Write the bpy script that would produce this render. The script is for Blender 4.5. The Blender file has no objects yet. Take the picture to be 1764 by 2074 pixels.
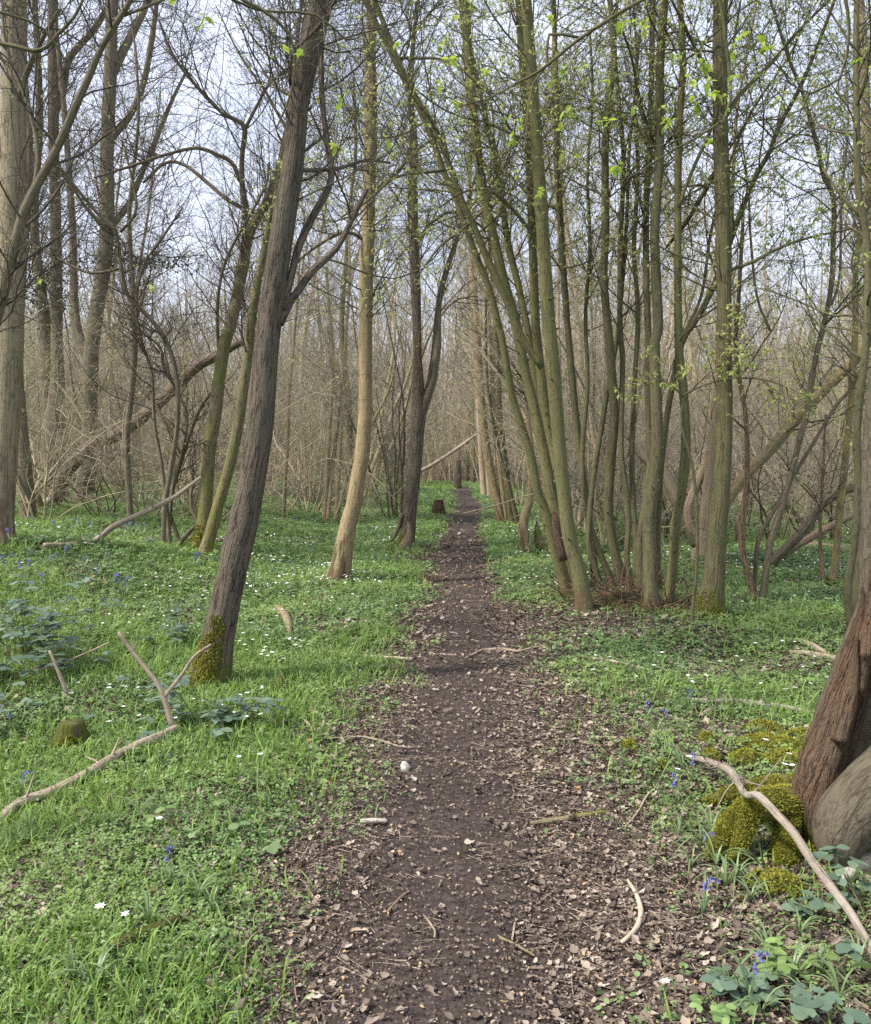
import bpy, math, random
import numpy as np
from mathutils import Vector
SEED = 11
rng = np.random.default_rng(SEED); random.seed(SEED)
C = bpy.context.scene.collection
W0, H0 = 1764.0, 2074.0            # the picture size all traced outlines are given in
HFOV = math.radians(54); F = W0 / 2 / math.tan(HFOV / 2)
HORIZON = 930.0; CAM_Z = 1.6
PITCH = math.atan((H0 / 2 - HORIZON) / F)
cp, sp = math.cos(PITCH), math.sin(PITCH)

# ------------------------------------------------------------------ noise
def _h(ix, iy, iz, seed):
    n = (ix * 374761393 + iy * 668265263 + iz * 2147483647 + seed * 974711) & 0xFFFFFFFF
    n = ((n ^ (n >> 13)) * 1274126177) & 0xFFFFFFFF
    return ((n ^ (n >> 16)) & 0xFFFFFF) / float(0xFFFFFF)
def vnoise(p, seed=0):
    p = np.asarray(p, float); i = np.floor(p).astype(np.int64); f = p - i; u = f * f * (3 - 2 * f)
    r = 0
    for dx in (0, 1):
        for dy in (0, 1):
            for dz in (0, 1):
                w = (u[..., 0] if dx else 1 - u[..., 0]) * (u[..., 1] if dy else 1 - u[..., 1]) * (u[..., 2] if dz else 1 - u[..., 2])
                r = r + w * _h(i[..., 0] + dx, i[..., 1] + dy, i[..., 2] + dz, seed)
    return r
def fbm(p, seed=0, o=3):
    p = np.asarray(p, float); r = 0; a = .5
    for k in range(o):
        r = r + a * vnoise(p * 2 ** k, seed + k * 17); a *= .5
    return r / (1 - .5 ** o)
def n2(x, y, s, seed=0, o=3):
    x = np.asarray(x, float); y = np.asarray(y, float)
    return fbm(np.stack([x / s, y / s, np.zeros_like(x) + .37], -1), seed, o)
def sst(a, b, x):
    t = np.clip((np.asarray(x, float) - a) / (b - a), 0, 1); return t * t * (3 - 2 * t)

# ------------------------------------------------------------------ camera maths
def ray(px, py):
    u, v = (px - W0 / 2) / F, (H0 / 2 - py) / F
    return np.array([u, cp + v * sp, -sp + v * cp])
def at(px, py, d):                 # the point at depth d (metres along +Y)
    r = ray(px, py); return np.array([0, 0, CAM_Z]) + r * (d / r[1])
def flat(px, py):
    r = ray(px, py); return np.array([0, 0, CAM_Z]) + r * (-CAM_Z / r[2])
PATH = [(870, 2074), (885, 1800), (895, 1700), (905, 1500), (940, 1385), (945, 1300), (938, 1235), (932, 1150), (930, 1100), (944, 1050), (950, 1020), (938, 1000), (936, 985), (915, 970)]
_pp = np.array([flat(a, b)[:2] for a, b in PATH]); _pp = np.vstack([[0.0, 0.0], _pp[_pp[:, 1] < 52], [-1.0, 56.0], [-6.0, 68.0], [-12.0, 78.0], [-16.0, 90.0]])
def pathx(y): return np.interp(y, _pp[:, 1], _pp[:, 0])
def gz(x, y):
    x = np.asarray(x, float); y = np.asarray(y, float); s = x - pathx(y)
    near = 1 - sst(50, 90, y)
    z = (n2(x, y, 2.3, 3) - .5) * (.24 + .22 * sst(-.8, -2.5, s)) * sst(.3, 2.2, abs(s)) * near
    z = z + .05 * np.clip(y - 58, 0, 110) * sst(58, 75, y) + .5 * sst(-1.6, -7, x) * sst(4, 11, y) * near
    z = z + (n2(x, y, .45, 8, 2) - .5) * .05 * near
    return z - .035 * np.exp(-(s / .55) ** 2)
def G(px, py):
    r = ray(px, py); o = np.array([0, 0, CAM_Z]); z = 0.0
    for _ in range(12):
        p = o + r * ((z - CAM_Z) / r[2]); z = float(gz(p[0], p[1]))
    return p

# ------------------------------------------------------------------ mesh building
class MB:
    def __init__(s): s.V = []; s.Q = []; s.T = []; s.B = []; s.n = 0
    def add(s, v, q=None, t=None, m=0, bk=None):
        v = np.asarray(v, float).reshape(-1, 3)
        if q is not None and len(q): s.Q.append((np.asarray(q, np.int64).reshape(-1, 4) + s.n, m))
        if t is not None and len(t): s.T.append((np.asarray(t, np.int64).reshape(-1, 3) + s.n, m))
        s.V.append(v); s.B.append(np.zeros_like(v) if bk is None else np.asarray(bk, float).reshape(-1, 3)); s.n += len(v)
    def build(s, name, mats, parent=None, smooth=True, bk=False, origin=None):
        V = np.concatenate(s.V); me = bpy.data.meshes.new(name)
        loc = np.array(parent['_o']) if parent is not None else (origin if origin is not None else V.mean(0))
        V = V - loc
        me.vertices.add(len(V)); me.vertices.foreach_set('co', V.astype(np.float32).ravel())
        li, st, mi, k = [], [], [], 0
        for L, c in ((s.Q, 4), (s.T, 3)):
            for f, m in L:
                li.append(f.ravel()); st.append(k + np.arange(len(f)) * c); mi.append(np.full(len(f), m)); k += f.size
        li = np.concatenate(li); st = np.concatenate(st); mi = np.concatenate(mi)
        me.loops.add(len(li)); me.loops.foreach_set('vertex_index', li.astype(np.int32))
        me.polygons.add(len(st)); me.polygons.foreach_set('loop_start', st.astype(np.int32))
        if not isinstance(mats, (list, tuple)): mats = [mats]
        for m in mats: me.materials.append(m)
        me.polygons.foreach_set('material_index', mi.astype(np.int32))
        me.polygons.foreach_set('use_smooth', np.full(len(st), smooth))
        if bk:
            a = me.attributes.new('bk', 'FLOAT_VECTOR', 'POINT'); a.data.foreach_set('vector', np.concatenate(s.B).astype(np.float32).ravel())
        me.update(calc_edges=True)
        o = bpy.data.objects.new(name, me); C.objects.link(o)
        if parent is not None: o.parent = parent; KIDS.setdefault(parent.name, []).append(o)
        else: o.location = loc
        o['_o'] = [float(q) for q in loc]
        return o
KIDS = {}
def tag(o, label=None, cat=None, group=None, kind=None):
    for k, v in (('label', label), ('category', cat), ('group', group), ('kind', kind)):
        if v: o[k] = v
    return o
def thing(name, label, cat, loc, group=None):
    o = bpy.data.objects.new(name, None); C.objects.link(o); o.empty_display_size = .1
    o.location = loc; o['_o'] = [float(q) for q in loc]; return tag(o, label, cat, group)
def dup(o, parent=None):
    c = o.copy(); C.objects.link(c)
    if parent is not None: c.parent = parent
    for k in KIDS.get(o.name, []): dup(k, c)
    return c

def nrm(v): return v / np.maximum(np.linalg.norm(v, axis=-1, keepdims=True), 1e-9)
def tubes(mb, P, R, k=3, m=0, disp=None, bkoff=0.0):
    """P (N,S,3), R (N,S) -> N tubes of k sides"""
    P = np.asarray(P, float); R = np.asarray(R, float); N, S, _ = P.shape
    T = nrm(np.gradient(P, axis=1)); a = np.cross(T[:, 0], nrm(rng.normal(size=(N, 3)))); a = nrm(a)
    th = np.arange(k) * 2 * math.pi / k; co, si = np.cos(th), np.sin(th)
    V = np.empty((N, S, k, 3)); BK = np.empty((N, S, k, 3))
    ln = np.concatenate([np.zeros((N, 1)), np.cumsum(np.linalg.norm(np.diff(P, axis=1), axis=2), 1)], 1)
    for s in range(S):
        a = nrm(a - (a * T[:, s]).sum(-1, keepdims=True) * T[:, s]); b = np.cross(T[:, s], a)
        ringd = a[:, None] * co[None, :, None] + b[:, None] * si[None, :, None]
        V[:, s] = ringd
        BK[:, s, :, 0] = co * .5; BK[:, s, :, 1] = si * .5
    rr = R[:, :, None] * np.ones(k)
    BK[..., 0] *= R.max() * 2; BK[..., 1] *= R.max() * 2; BK[..., 2] = ln[:, :, None] + bkoff
    if disp is not None: rr = rr * disp(BK, th, ln)
    V = P[:, :, None] + V * rr[..., None]
    i = np.arange(N)[:, None, None] * S * k + np.arange(S - 1)[None, :, None] * k + np.arange(k)[None, None]
    j = np.arange(N)[:, None, None] * S * k + np.arange(S - 1)[None, :, None] * k + ((np.arange(k) + 1) % k)[None, None]
    mb.add(V, q=np.stack([i, j, j + k, i + k], -1), m=m, bk=BK)
    return V, T

def spline(pts, step):
    """Catmull-Rom through rows of any width (x,y,z,r), resampled to about step metres"""
    p = np.asarray(pts, float); q = np.vstack([2 * p[0] - p[1], p, 2 * p[-1] - p[-2]]); out = []
    for i in range(1, len(q) - 2):
        n = max(2, int(np.linalg.norm(q[i + 1, :3] - q[i, :3]) / step)); t = np.linspace(0, 1, n, endpoint=False)[:, None]
        a, b, c, d = q[i - 1], q[i], q[i + 1], q[i + 2]
        out.append(.5 * (2 * b + (c - a) * t + (2 * a - 5 * b + 4 * c - d) * t ** 2 + (3 * b - a - 3 * c + d) * t ** 3))
    out.append(p[-1:]); o = np.vstack(out); o[:, 3] = np.maximum(o[:, 3], .0015); return o

def grow(P0, D0, L, R0, nseg, wander=.12, trop=0.0, taper=.3):
    N = len(P0); P = np.empty((N, nseg + 1, 3)); P[:, 0] = P0; d = nrm(D0.copy()); st = (L / nseg)[:, None]
    for s in range(nseg):
        d = d + rng.normal(size=(N, 3)) * wander; d[:, 2] += trop; d = nrm(d); P[:, s + 1] = P[:, s] + d * st
    t = np.linspace(0, 1, nseg + 1)[None]
    return P, R0[:, None] * (1 - (1 - taper) * t)
def spawn(P, R, n, t0=.15, t1=1., ang=(35, 70), L=(.5, 1.), rs=(.4, .6), up=0.0, rmin=.0012, rel=False):
    """n children starting along the parent tubes -> start, direction, length, radius"""
    N, S, _ = P.shape; seg = np.linalg.norm(np.diff(P, axis=1), axis=2).sum(1)
    i = rng.choice(N, n, p=seg / seg.sum()); t = rng.uniform(t0, t1, n) * (S - 1.001); a = t.astype(int); f = (t - a)[:, None]
    p = P[i, a] * (1 - f) + P[i, a + 1] * f; d = nrm(P[i, a + 1] - P[i, a])
    r = R[i, a] * (1 - f[:, 0]) + R[i, a + 1] * f[:, 0]
    o = rng.normal(size=(n, 3)); o[:, 2] += up; o = nrm(o - (o * d).sum(1, keepdims=True) * d)
    an = np.radians(rng.uniform(*ang, n))[:, None]
    ln = rng.uniform(*L, n)
    if rel: ln = ln * seg[i] * (1 - .6 * t / S)
    return p, nrm(d * np.cos(an) + o * np.sin(an)), ln, np.maximum(r * rng.uniform(*rs, n), rmin)

# leaf templates: rows of points in a leaf's own plane (x across, y along, z up)
def t_leaf():                       # folded oval leaf, 6 faces
    v = np.array([[0, 0, 0], [-.28, .35, .07], [0, .38, 0], [.28, .35, .07], [-.22, .7, .03], [0, .72, -.04], [.22, .7, .03], [0, 1.05, -.14]])
    return v, np.array([[1, 2, 5, 4], [2, 3, 6, 5]]), np.array([[0, 2, 1], [0, 3, 2], [4, 5, 7], [5, 6, 7]])
def t_diamond():
    v = np.array([[0, 0, 0], [-.3, .5, .06], [0, 1, -.05], [.3, .5, .06]]); return v, np.array([[0, 3, 2, 1]]), None
def t_tri():                        # three lobed leaflets
    V, T = [], []
    lf = np.array([[0, .08, 0], [-.22, .42, .05], [-.3, .75, .0], [-.1, .7, .03], [0, 1, -.1], [.1, .7, .03], [.3, .75, 0], [.22, .42, .05]])
    ft = [[0, 7, 1], [1, 7, 3], [3, 7, 5], [1, 3, 2], [3, 5, 4], [7, 6, 5]]
    for k, a in enumerate((0, 1.75, -1.75)):
        c, s = math.cos(a), math.sin(a); q = lf.copy(); q[:, :2] = lf[:, :2] @ np.array([[c, s], [-s, c]]); V.append(q); T += [[f + 8 * k for f in t] for t in ft]
    return np.vstack(V), None, np.array(T)
def t_round():
    v = np.array([[0, 0, 0], [-.4, .15, .04], [-.45, .55, .08], [0, .85, -.05], [.45, .55, .08], [.4, .15, .04], [0, .42, -.04]])
    return v, None, np.array([[6, i, i + 1] for i in range(5)] + [[6, 5, 0]])
def t_blade():                      # arching grass blade
    v = np.array([[-.03, 0, 0], [.03, 0, 0], [-.034, .1, .42], [.034, .1, .42], [-.024, .3, .78], [.024, .3, .78], [0, .66, .97]])
    return v, np.array([[0, 1, 3, 2], [2, 3, 5, 4]]), np.array([[4, 5, 6]])
def t_litter2():                    # narrow torn leaf rolled along its length
    v = np.array([[0, 0, .1], [-.17, .22, .2], [-.24, .5, .26], [-.12, .66, .12], [-.16, .84, .16], [.02, 1.1, .22], [.1, .8, .04], [.2, .6, .2], [.13, .4, .02], [.19, .2, .16], [0, .5, 0]])
    return v, None, np.array([[10, (i + 1) % 10, i] for i in range(10)])
def t_litter():                     # curled dead leaf with a ragged rim
    v = np.array([[0, 0, .05], [-.33, .2, .17], [-.42, .52, .22], [-.2, .78, .1], [0, 1.05, .2], [.24, .74, .08], [.4, .5, .2], [.3, .2, .1], [0, .5, 0]])
    return v, None, np.array([[8, (i + 1) % 8, i] for i in range(8)])
def scatter(mb, tpl, P, size, yaw, tilt, roll=None, m=0, vary=.25, up=None):
    """many copies of a template as one mesh; tilt is the pitch of the leaf's long axis (0 = flat)"""
    v, q, t = tpl; n = len(P); k = len(v)
    sc = np.asarray(size)[:, None] * (1 + rng.uniform(-vary, vary, (n, 3)))
    A = v[None] * sc[:, None]
    if roll is not None:
        c, s = np.cos(roll)[:, None], np.sin(roll)[:, None]; x, z = A[..., 0] * c + A[..., 2] * s, -A[..., 0] * s + A[..., 2] * c; A = np.stack([x, A[..., 1], z], -1)
    c, s = np.cos(tilt)[:, None], np.sin(tilt)[:, None]; y, z = A[..., 1] * c - A[..., 2] * s, A[..., 1] * s + A[..., 2] * c
    c, s = np.cos(yaw)[:, None], np.sin(yaw)[:, None]; x = A[..., 0]; A = np.stack([x * c - y * s, x * s + y * c, z], -1)
    A = A + np.asarray(P)[:, None]; o = np.arange(n)[:, None, None] * k
    mb.add(A, q=None if q is None else (q[None] + o), t=None if t is None else (t[None] + o), m=m)

def t_bram():                       # toothed oval leaf folded along its midrib
    n = 7; ys = np.linspace(0, 1, n); wd = .46 * np.sin(np.pi * np.clip(ys * .93 + .05, 0, 1)) ** .8; wd[1::2] *= .84
    V = [[0, y, -.12 * y * y] for y in ys] + [[-w, y + .05, .1 * w - .1 * y * y] for w, y in zip(wd, ys)] + [[w, y + .05, .1 * w - .1 * y * y] for w, y in zip(wd, ys)]
    return np.array(V), np.array([[i, i + 1, n + i + 1, n + i] for i in range(n - 1)] + [[i + 1, i, 2 * n + i, 2 * n + i + 1] for i in range(n - 1)]), None

# ------------------------------------------------------------------ materials
def mat(name, rough=.85, spec=.3):
    m = bpy.data.materials.new(name); m.use_nodes = True; nt = m.node_tree
    b = nt.nodes['Principled BSDF']; b.inputs['Roughness'].default_value = rough; b.inputs['Specular IOR Level'].default_value = spec
    return m, nt, b
def nd(nt, t, **kw):
    n = nt.nodes.new(t)
    for k, v in kw.items():
        if hasattr(n, k) and not k[0].isupper(): setattr(n, k, v)
        else: n.inputs[k.replace('_', ' ')].default_value = v
    return n
def ramp(nt, fac, stops):
    r = nt.nodes.new('ShaderNodeValToRGB'); e = r.color_ramp.elements
    while len(e) < len(stops): e.new(.5)
    for el, (p, c) in zip(e, stops): el.position = p; el.color = (*c, 1) if len(c) == 3 else c
    nt.links.new(fac, r.inputs[0]); return r.outputs[0]
def mix(nt, f, a, b):
    n = nt.nodes.new('ShaderNodeMix'); n.data_type = 'RGBA'
    for s, v in ((n.inputs[0], f), (n.inputs[6], a), (n.inputs[7], b)):
        if isinstance(v, (int, float)): s.default_value = v
        elif isinstance(v, tuple): s.default_value = (*v, 1)
        else: nt.links.new(v, s)
    return n.outputs[2]
def mrange(nt, v, a, b, c=0., d=1.):
    n = nt.nodes.new('ShaderNodeMapRange'); n.interpolation_type = 'SMOOTHSTEP'
    for i, x in zip(range(1, 5), (a, b, c, d)): n.inputs[i].default_value = x
    nt.links.new(v, n.inputs[0]); return n.outputs[0]
def bark(name, ridge, gap, patch, furrow=.5, cells=26, stretch=.16, moss=None, moss_amt=0., moss_h=(0.1, .6), band=0., pamt=.55, bump=.6):
    """fissured bark: straightened trunk coordinates, long cells, colour patches, algae or moss that really grows there"""
    m, nt, b = mat(name, .92, .15); L = nt.links.new
    at_ = nd(nt, 'ShaderNodeAttribute', attribute_name='bk')
    mp = nd(nt, 'ShaderNodeMapping'); mp.inputs['Scale'].default_value = (1, 1, stretch); L(at_.outputs['Vector'], mp.inputs[0])
    w = nd(nt, 'ShaderNodeTexNoise', Scale=9., Detail=3.); L(mp.outputs[0], w.inputs['Vector'])
    wv = nd(nt, 'ShaderNodeVectorMath', operation='MULTIPLY_ADD'); wv.inputs[1].default_value = (.045, .045, .045); L(w.outputs['Color'], wv.inputs[0]); L(mp.outputs[0], wv.inputs[2])
    vo = nd(nt, 'ShaderNodeTexVoronoi', feature='DISTANCE_TO_EDGE', Scale=float(cells)); L(wv.outputs[0], vo.inputs['Vector'])
    mpf = nd(nt, 'ShaderNodeMapping'); mpf.inputs['Scale'].default_value = (1, 1, .55); L(at_.outputs['Vector'], mpf.inputs[0])
    fine = nd(nt, 'ShaderNodeTexNoise', Scale=float(cells * 1.3), Detail=7., Roughness=.72); L(mpf.outputs[0], fine.inputs['Vector'])
    big = nd(nt, 'ShaderNodeTexNoise', Scale=3.2, Detail=5., Roughness=.62); L(at_.outputs['Vector'], big.inputs['Vector'])
    cr1 = nd(nt, 'ShaderNodeTexNoise', Scale=float(cells * .55), Detail=3., Roughness=.55); L(wv.outputs[0], cr1.inputs['Vector'])
    cs = nd(nt, 'ShaderNodeMath', operation='SUBTRACT'); cs.inputs[1].default_value = .5; L(cr1.outputs[0], cs.inputs[0])
    cb = nd(nt, 'ShaderNodeMath', operation='ABSOLUTE'); L(cs.outputs[0], cb.inputs[0])
    fm = nd(nt, 'ShaderNodeMath', operation='MULTIPLY_ADD'); L(mrange(nt, cb.outputs[0], 0., .07), fm.inputs[0]); fm.inputs[1].default_value = .7; L(mrange(nt, vo.outputs['Distance'], 0., .07, 0., .3), fm.inputs[2]); fu = fm.outputs[0]
    f2 = nd(nt, 'ShaderNodeMath', operation='MULTIPLY_ADD'); f2.inputs[1].default_value = furrow; L(fu, f2.inputs[0])
    f3 = nd(nt, 'ShaderNodeMath', operation='MULTIPLY_ADD'); f3.inputs[1].default_value = 1.1; f3.inputs[2].default_value = -.05 - .35 * furrow; L(fine.outputs[0], f3.inputs[0]); L(f3.outputs[0], f2.inputs[2])
    col = mix(nt, mrange(nt, f2.outputs[0], .18, .8), gap, ridge)
    col = mix(nt, mrange(nt, big.outputs[0], .46, .66, 0., pamt), col, patch)
    if band:                        # fine horizontal rings on smooth young bark
        mp2 = nd(nt, 'ShaderNodeMapping'); mp2.inputs['Scale'].default_value = (1.5, 1.5, 26); L(at_.outputs['Vector'], mp2.inputs[0])
        rn = nd(nt, 'ShaderNodeTexNoise', Scale=1., Detail=3.); L(mp2.outputs[0], rn.inputs['Vector'])
        col = mix(nt, mrange(nt, rn.outputs[0], .56, .72, 0., band), col, gap)
    if moss:
        ge = nd(nt, 'ShaderNodeNewGeometry'); sx = nd(nt, 'ShaderNodeSeparateXYZ'); L(ge.outputs['Position'], sx.inputs[0])
        hi = mrange(nt, sx.outputs[2], moss_h[0], moss_h[1], 1., 0.)
        mn = nd(nt, 'ShaderNodeTexNoise', Scale=7., Detail=6., Roughness=.7); mps = nd(nt, 'ShaderNodeMapping'); mps.inputs['Scale'].default_value = (1.6, 1.6, .3); L(at_.outputs['Vector'], mps.inputs[0]); L(mps.outputs[0], mn.inputs['Vector'])
        su = nd(nt, 'ShaderNodeMath', operation='MULTIPLY_ADD'); su.inputs[1].default_value = .6; L(hi, su.inputs[0]); mc = mrange(nt, mn.outputs[0], .3, .7); L(mc, su.inputs[2])
        col = mix(nt, mrange(nt, su.outputs[0], .88 - moss_amt, 1.22 - moss_amt), col, moss)
    L(col, b.inputs['Base Color'])
    bp = nd(nt, 'ShaderNodeBump', Strength=bump, Distance=.03); L(f2.outputs[0], bp.inputs['Height']); L(bp.outputs[0], b.inputs['Normal'])
    return m
def leafmat(name, stops, trans=.35, rough=.55, spec=.3, pos=None):
    m, nt, b = mat(name, rough, spec); L = nt.links.new; ge = nd(nt, 'ShaderNodeNewGeometry')
    col = ramp(nt, ge.outputs['Random Per Island'], stops); 
    if pos:                         # drifts of a yellower or darker plant across the wood floor
        no = nd(nt, 'ShaderNodeTexNoise', Scale=.9, Detail=3.); L(ge.outputs['Position'], no.inputs['Vector'])
        col = mix(nt, mrange(nt, no.outputs[0], .42, .62, 0., .65), col, pos)
    L(col, b.inputs['Base Color'])
    if trans:
        tr = nd(nt, 'ShaderNodeBsdfTranslucent'); L(col, tr.inputs[0]); mx = nd(nt, 'ShaderNodeMixShader'); mx.inputs[0].default_value = trans
        L(b.outputs[0], mx.inputs[1]); L(tr.outputs[0], mx.inputs[2]); L(mx.outputs[0], nt.nodes['Material Output'].inputs[0])
    return m
def plain(name, c, rough=.85, spec=.2, var=.35, scale=14.):
    m, nt, b = mat(name, rough, spec); ge = nd(nt, 'ShaderNodeNewGeometry'); no = nd(nt, 'ShaderNodeTexNoise', Scale=scale, Detail=4.); nt.links.new(ge.outputs['Position'], no.inputs['Vector'])
    a = tuple(x * (1 - var) for x in c); d = tuple(min(1, x * (1 + var)) for x in c)
    nt.links.new(ramp(nt, no.outputs[0], [(.35, a), (.65, d)]), b.inputs['Base Color']); return m
MOSS = (.12, .13, .028)
M = dict(
    brown=bark('fissured_brown_bark', (.188, .15, .114), (.034, .026, .02), (.155, .142, .105), .65, 34, .14, MOSS, .1, (.05, .5), bump=1.),
    tan=bark('tan_bark', (.33, .255, .145), (.13, .09, .05), (.25, .22, .12), .3, 22, .2, (.1, .075, .04), .05, (.1, .9), band=.45, bump=.4),
    pale=bark('pale_bark', (.29, .235, .155), (.09, .068, .045), (.25, .22, .135), .4, 24, .1, (.16, .1, .07), .08, (.3, 2.4), band=.3, bump=.5),
    olive=bark('olive_smooth_bark', (.175, .16, .075), (.06, .05, .026), (.14, .148, .058), .28, 30, .16, (.12, .085, .05), .02, (.0, .6), band=.5, bump=.35),
    olive2=bark('olive_grey_bark', (.145, .13, .072), (.05, .042, .026), (.115, .12, .052), .3, 30, .16, (.1, .075, .045), .02, (.0, .5), band=.5, bump=.35),
    ridge=bark('ridged_olive_bark', (.18, .158, .085), (.05, .041, .024), (.145, .148, .066), .5, 40, .07, (.1, .11, .025), .05, (.05, .45), bump=.8),
    grey=bark('grey_bark', (.185, .152, .105), (.06, .047, .033), (.15, .138, .083), .4, 24, .14, MOSS, .0, (.0, .5), band=.25, bump=.5),
    mossy=bark('mossy_bark', (.22, .185, .105), (.06, .05, .028), (.165, .168, .05), .4, 26, .14, (.17, .17, .04), -.2, (.0, 4.5), pamt=.8, bump=.6),
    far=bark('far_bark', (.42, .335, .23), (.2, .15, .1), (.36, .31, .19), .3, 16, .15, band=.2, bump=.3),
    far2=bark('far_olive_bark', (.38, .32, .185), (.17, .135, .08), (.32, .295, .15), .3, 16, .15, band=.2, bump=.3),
    pink=bark('pinkish_bark', (.29, .222, .15), (.115, .08, .055), (.24, .19, .12), .35, 18, .12, bump=.4),
    dead=bark('flaking_dead_bark', (.27, .185, .12), (.075, .046, .032), (.17, .12, .078), .7, 22, .2, bump=.9),
    rotten=bark('rotten_wood', (.205, .13, .082), (.026, .017, .012), (.14, .108, .078), .65, 60, .12, MOSS, .05, (.05, .3), bump=1.),
    stick=bark('weathered_stick', (.4, .32, .24), (.15, .11, .08), (.3, .25, .18), .4, 40, .1, bump=.5),
    whitestick=bark('peeled_stick', (.5, .41, .305), (.22, .165, .12), (.4, .33, .24), .3, 40, .08, bump=.4),
    birch=bark('silvery_stick', (.47, .42, .35), (.14, .11, .09), (.33, .29, .23), .35, 34, .5, band=.6, bump=.4),
    smooth=bark('smooth_grey_bark', (.15, .128, .088), (.055, .044, .03), (.1, .092, .06), .3, 30, .3, pamt=.85, bump=.8),
    log=bark('weathered_log', (.2, .155, .112), (.055, .04, .03), (.16, .14, .095), .5, 26, .14, bump=.8),
    mossbark=bark('moss_covered_bark', (.17, .165, .04), (.06, .058, .018), (.12, .105, .05), .3, 40, .6, bump=.8),
    lichen=bark('lichen_branch', (.31, .26, .2), (.1, .078, .06), (.46, .43, .36), .4, 34, .14, band=.35, pamt=.8, bump=.6),
    yellow=bark('yellow_lichen_bark', (.24, .19, .11), (.09, .065, .04), (.3, .26, .09), .4, 30, .3, pamt=.95, bump=.6),
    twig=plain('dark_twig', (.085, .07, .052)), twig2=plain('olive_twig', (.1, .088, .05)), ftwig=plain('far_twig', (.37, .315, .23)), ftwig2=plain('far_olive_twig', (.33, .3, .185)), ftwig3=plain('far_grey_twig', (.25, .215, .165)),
    budleaf=leafmat('young_leaves', [(0, (.3, .36, .1)), (.5, (.42, .48, .14)), (1, (.55, .58, .25))], .5),
    bigleaf=leafmat('fresh_hazel_leaves', [(0, (.28, .4, .05)), (1, (.45, .56, .09))], .5),
    farleaf=leafmat('far_leaves', [(0, (.26, .31, .1)), (1, (.46, .48, .2))], .45),
    herb=leafmat('herb_leaves', [(0, (.06, .115, .04)), (.5, (.15, .25, .085)), (.9, (.25, .365, .135)), (1, (.34, .43, .2))], .35, .45, .4, pos=(.25, .345, .1)),
    grass=leafmat('grass_blades', [(0, (.12, .21, .045)), (.5, (.2, .32, .06)), (1, (.3, .42, .11))], .4, .5),
    blue_leaf=leafmat('strap_leaves', [(0, (.13, .2, .075)), (1, (.24, .33, .15))], .35, .4, .5),
    bramble=leafmat('bramble_leaves', [(0, (.075, .12, .075)), (.6, (.12, .175, .12)), (1, (.17, .24, .14))], .2, .32, .5),
    ivy=leafmat('ivy_leaves', [(0, (.02, .035, .015)), (1, (.05, .08, .03))], .1, .35, .5),
    litter=leafmat('dead_leaves', [(0, (.04, .028, .021)), (.3, (.115, .088, .067)), (.6, (.215, .167, .128)), (.85, (.335, .27, .21)), (.97, (.42, .355, .29)), (1, (.32, .18, .08))], .1, .75, .25),
    chip=leafmat('leaf_crumbs', [(0, (.04, .03, .025)), (.5, (.1, .075, .06)), (.85, (.2, .152, .12)), (.95, (.33, .26, .2)), (1, (.4, .27, .11))], .0, .85, .2),
    moss=leafmat('moss_tufts', [(0, (.13, .135, .018)), (.5, (.26, .26, .035)), (1, (.42, .4, .09))], .35, .8, .1),
    petal=plain('white_petals', (.86, .86, .84), .5, .3, .05), centre=plain('yellow_stamens', (.6, .5, .1)), stalk=plain('green_stalk', (.1, .17, .05)),
    bell=plain('bluebell_petals', (.11, .1, .36), .5, .3, .2), stone=plain('chalk_flint', (.45, .42, .36), .8, .2, .3, 60.), shade_black=plain('painted_shade', (.02, .015, .012)))  # last entry: flat near-black painted as shade under the broken trunk

# ------------------------------------------------------------------ ground, path, sky, light
def cover(x, y):
    """how much of the wood floor is green (0..1), by place"""
    s = x - pathx(y); pn = n2(x, y, .55, 21); pb = n2(x, y, 1.6, 33)
    left = sst(.28, 1.0, -s + (pn - .5) * .9) * (.75 + .25 * sst(1., 2.2, -s))
    r_near = 1.05 * sst(.5, 2.2, s + (pn - .5) * 1.2) + .3 * sst(1.2, 2.2, s) * (1 - sst(3., 4., y))
    r_mid = .62 * sst(.35, 1.2, s + (pn - .5) * .6)
    r_far = .95 * sst(.3, .75, s + (pn - .5) * .4)
    bare = sst(7.3, 8.0, y) * (1 - sst(8.9, 9.8, y)) * sst(.2, .5, s) * (1 - sst(1.4, 2.6, s))
    right = r_near * (1 - sst(4, 5.5, y)) + r_mid * sst(4, 5.5, y) * (1 - sst(8.4, 9.6, y)) + r_far * sst(8.4, 9.6, y)
    right = right * (1 - .75 * bare)
    g = np.where(s < 0, left, right) * (.55 + .9 * sst(.3, .62, pn)) * (.7 + .5 * sst(.3, .6, pb))
    c0 = G(1550, 1515); g = g * (1 - .75 * np.exp(-(((x - c0[0]) / .5) ** 2 + ((y - c0[1]) / .55) ** 2)))
    far = sst(20, 32, y) * sst(2.6, 4.5, abs(s)); return np.clip(g, 0, 1) * (1 - .85 * far)
def ground_grid(xs, ys, zf):
    X, Y = np.meshgrid(xs, ys); Z = zf(X, Y); n, k = X.shape
    i = np.arange(n - 1)[:, None] * k + np.arange(k - 1)[None]; return np.stack([X, Y, Z], -1), np.stack([i, i + 1, i + 1 + k, i + k], -1)
u = np.linspace(-1, 1, 321); xs = 2.2 * np.sinh(u * 5.2) / np.sinh(5.2) * 118 * .9
xs = np.sign(u) * (np.abs(u) * 9 + 240 * np.abs(u) ** 5)
ys = np.concatenate([np.linspace(-12, .8, 20)[:-1], .8 * (500 / .8) ** np.linspace(0, 1, 330)])
m, nt, b = mat('woodland_floor', .95, .1); L = nt.links.new
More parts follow.
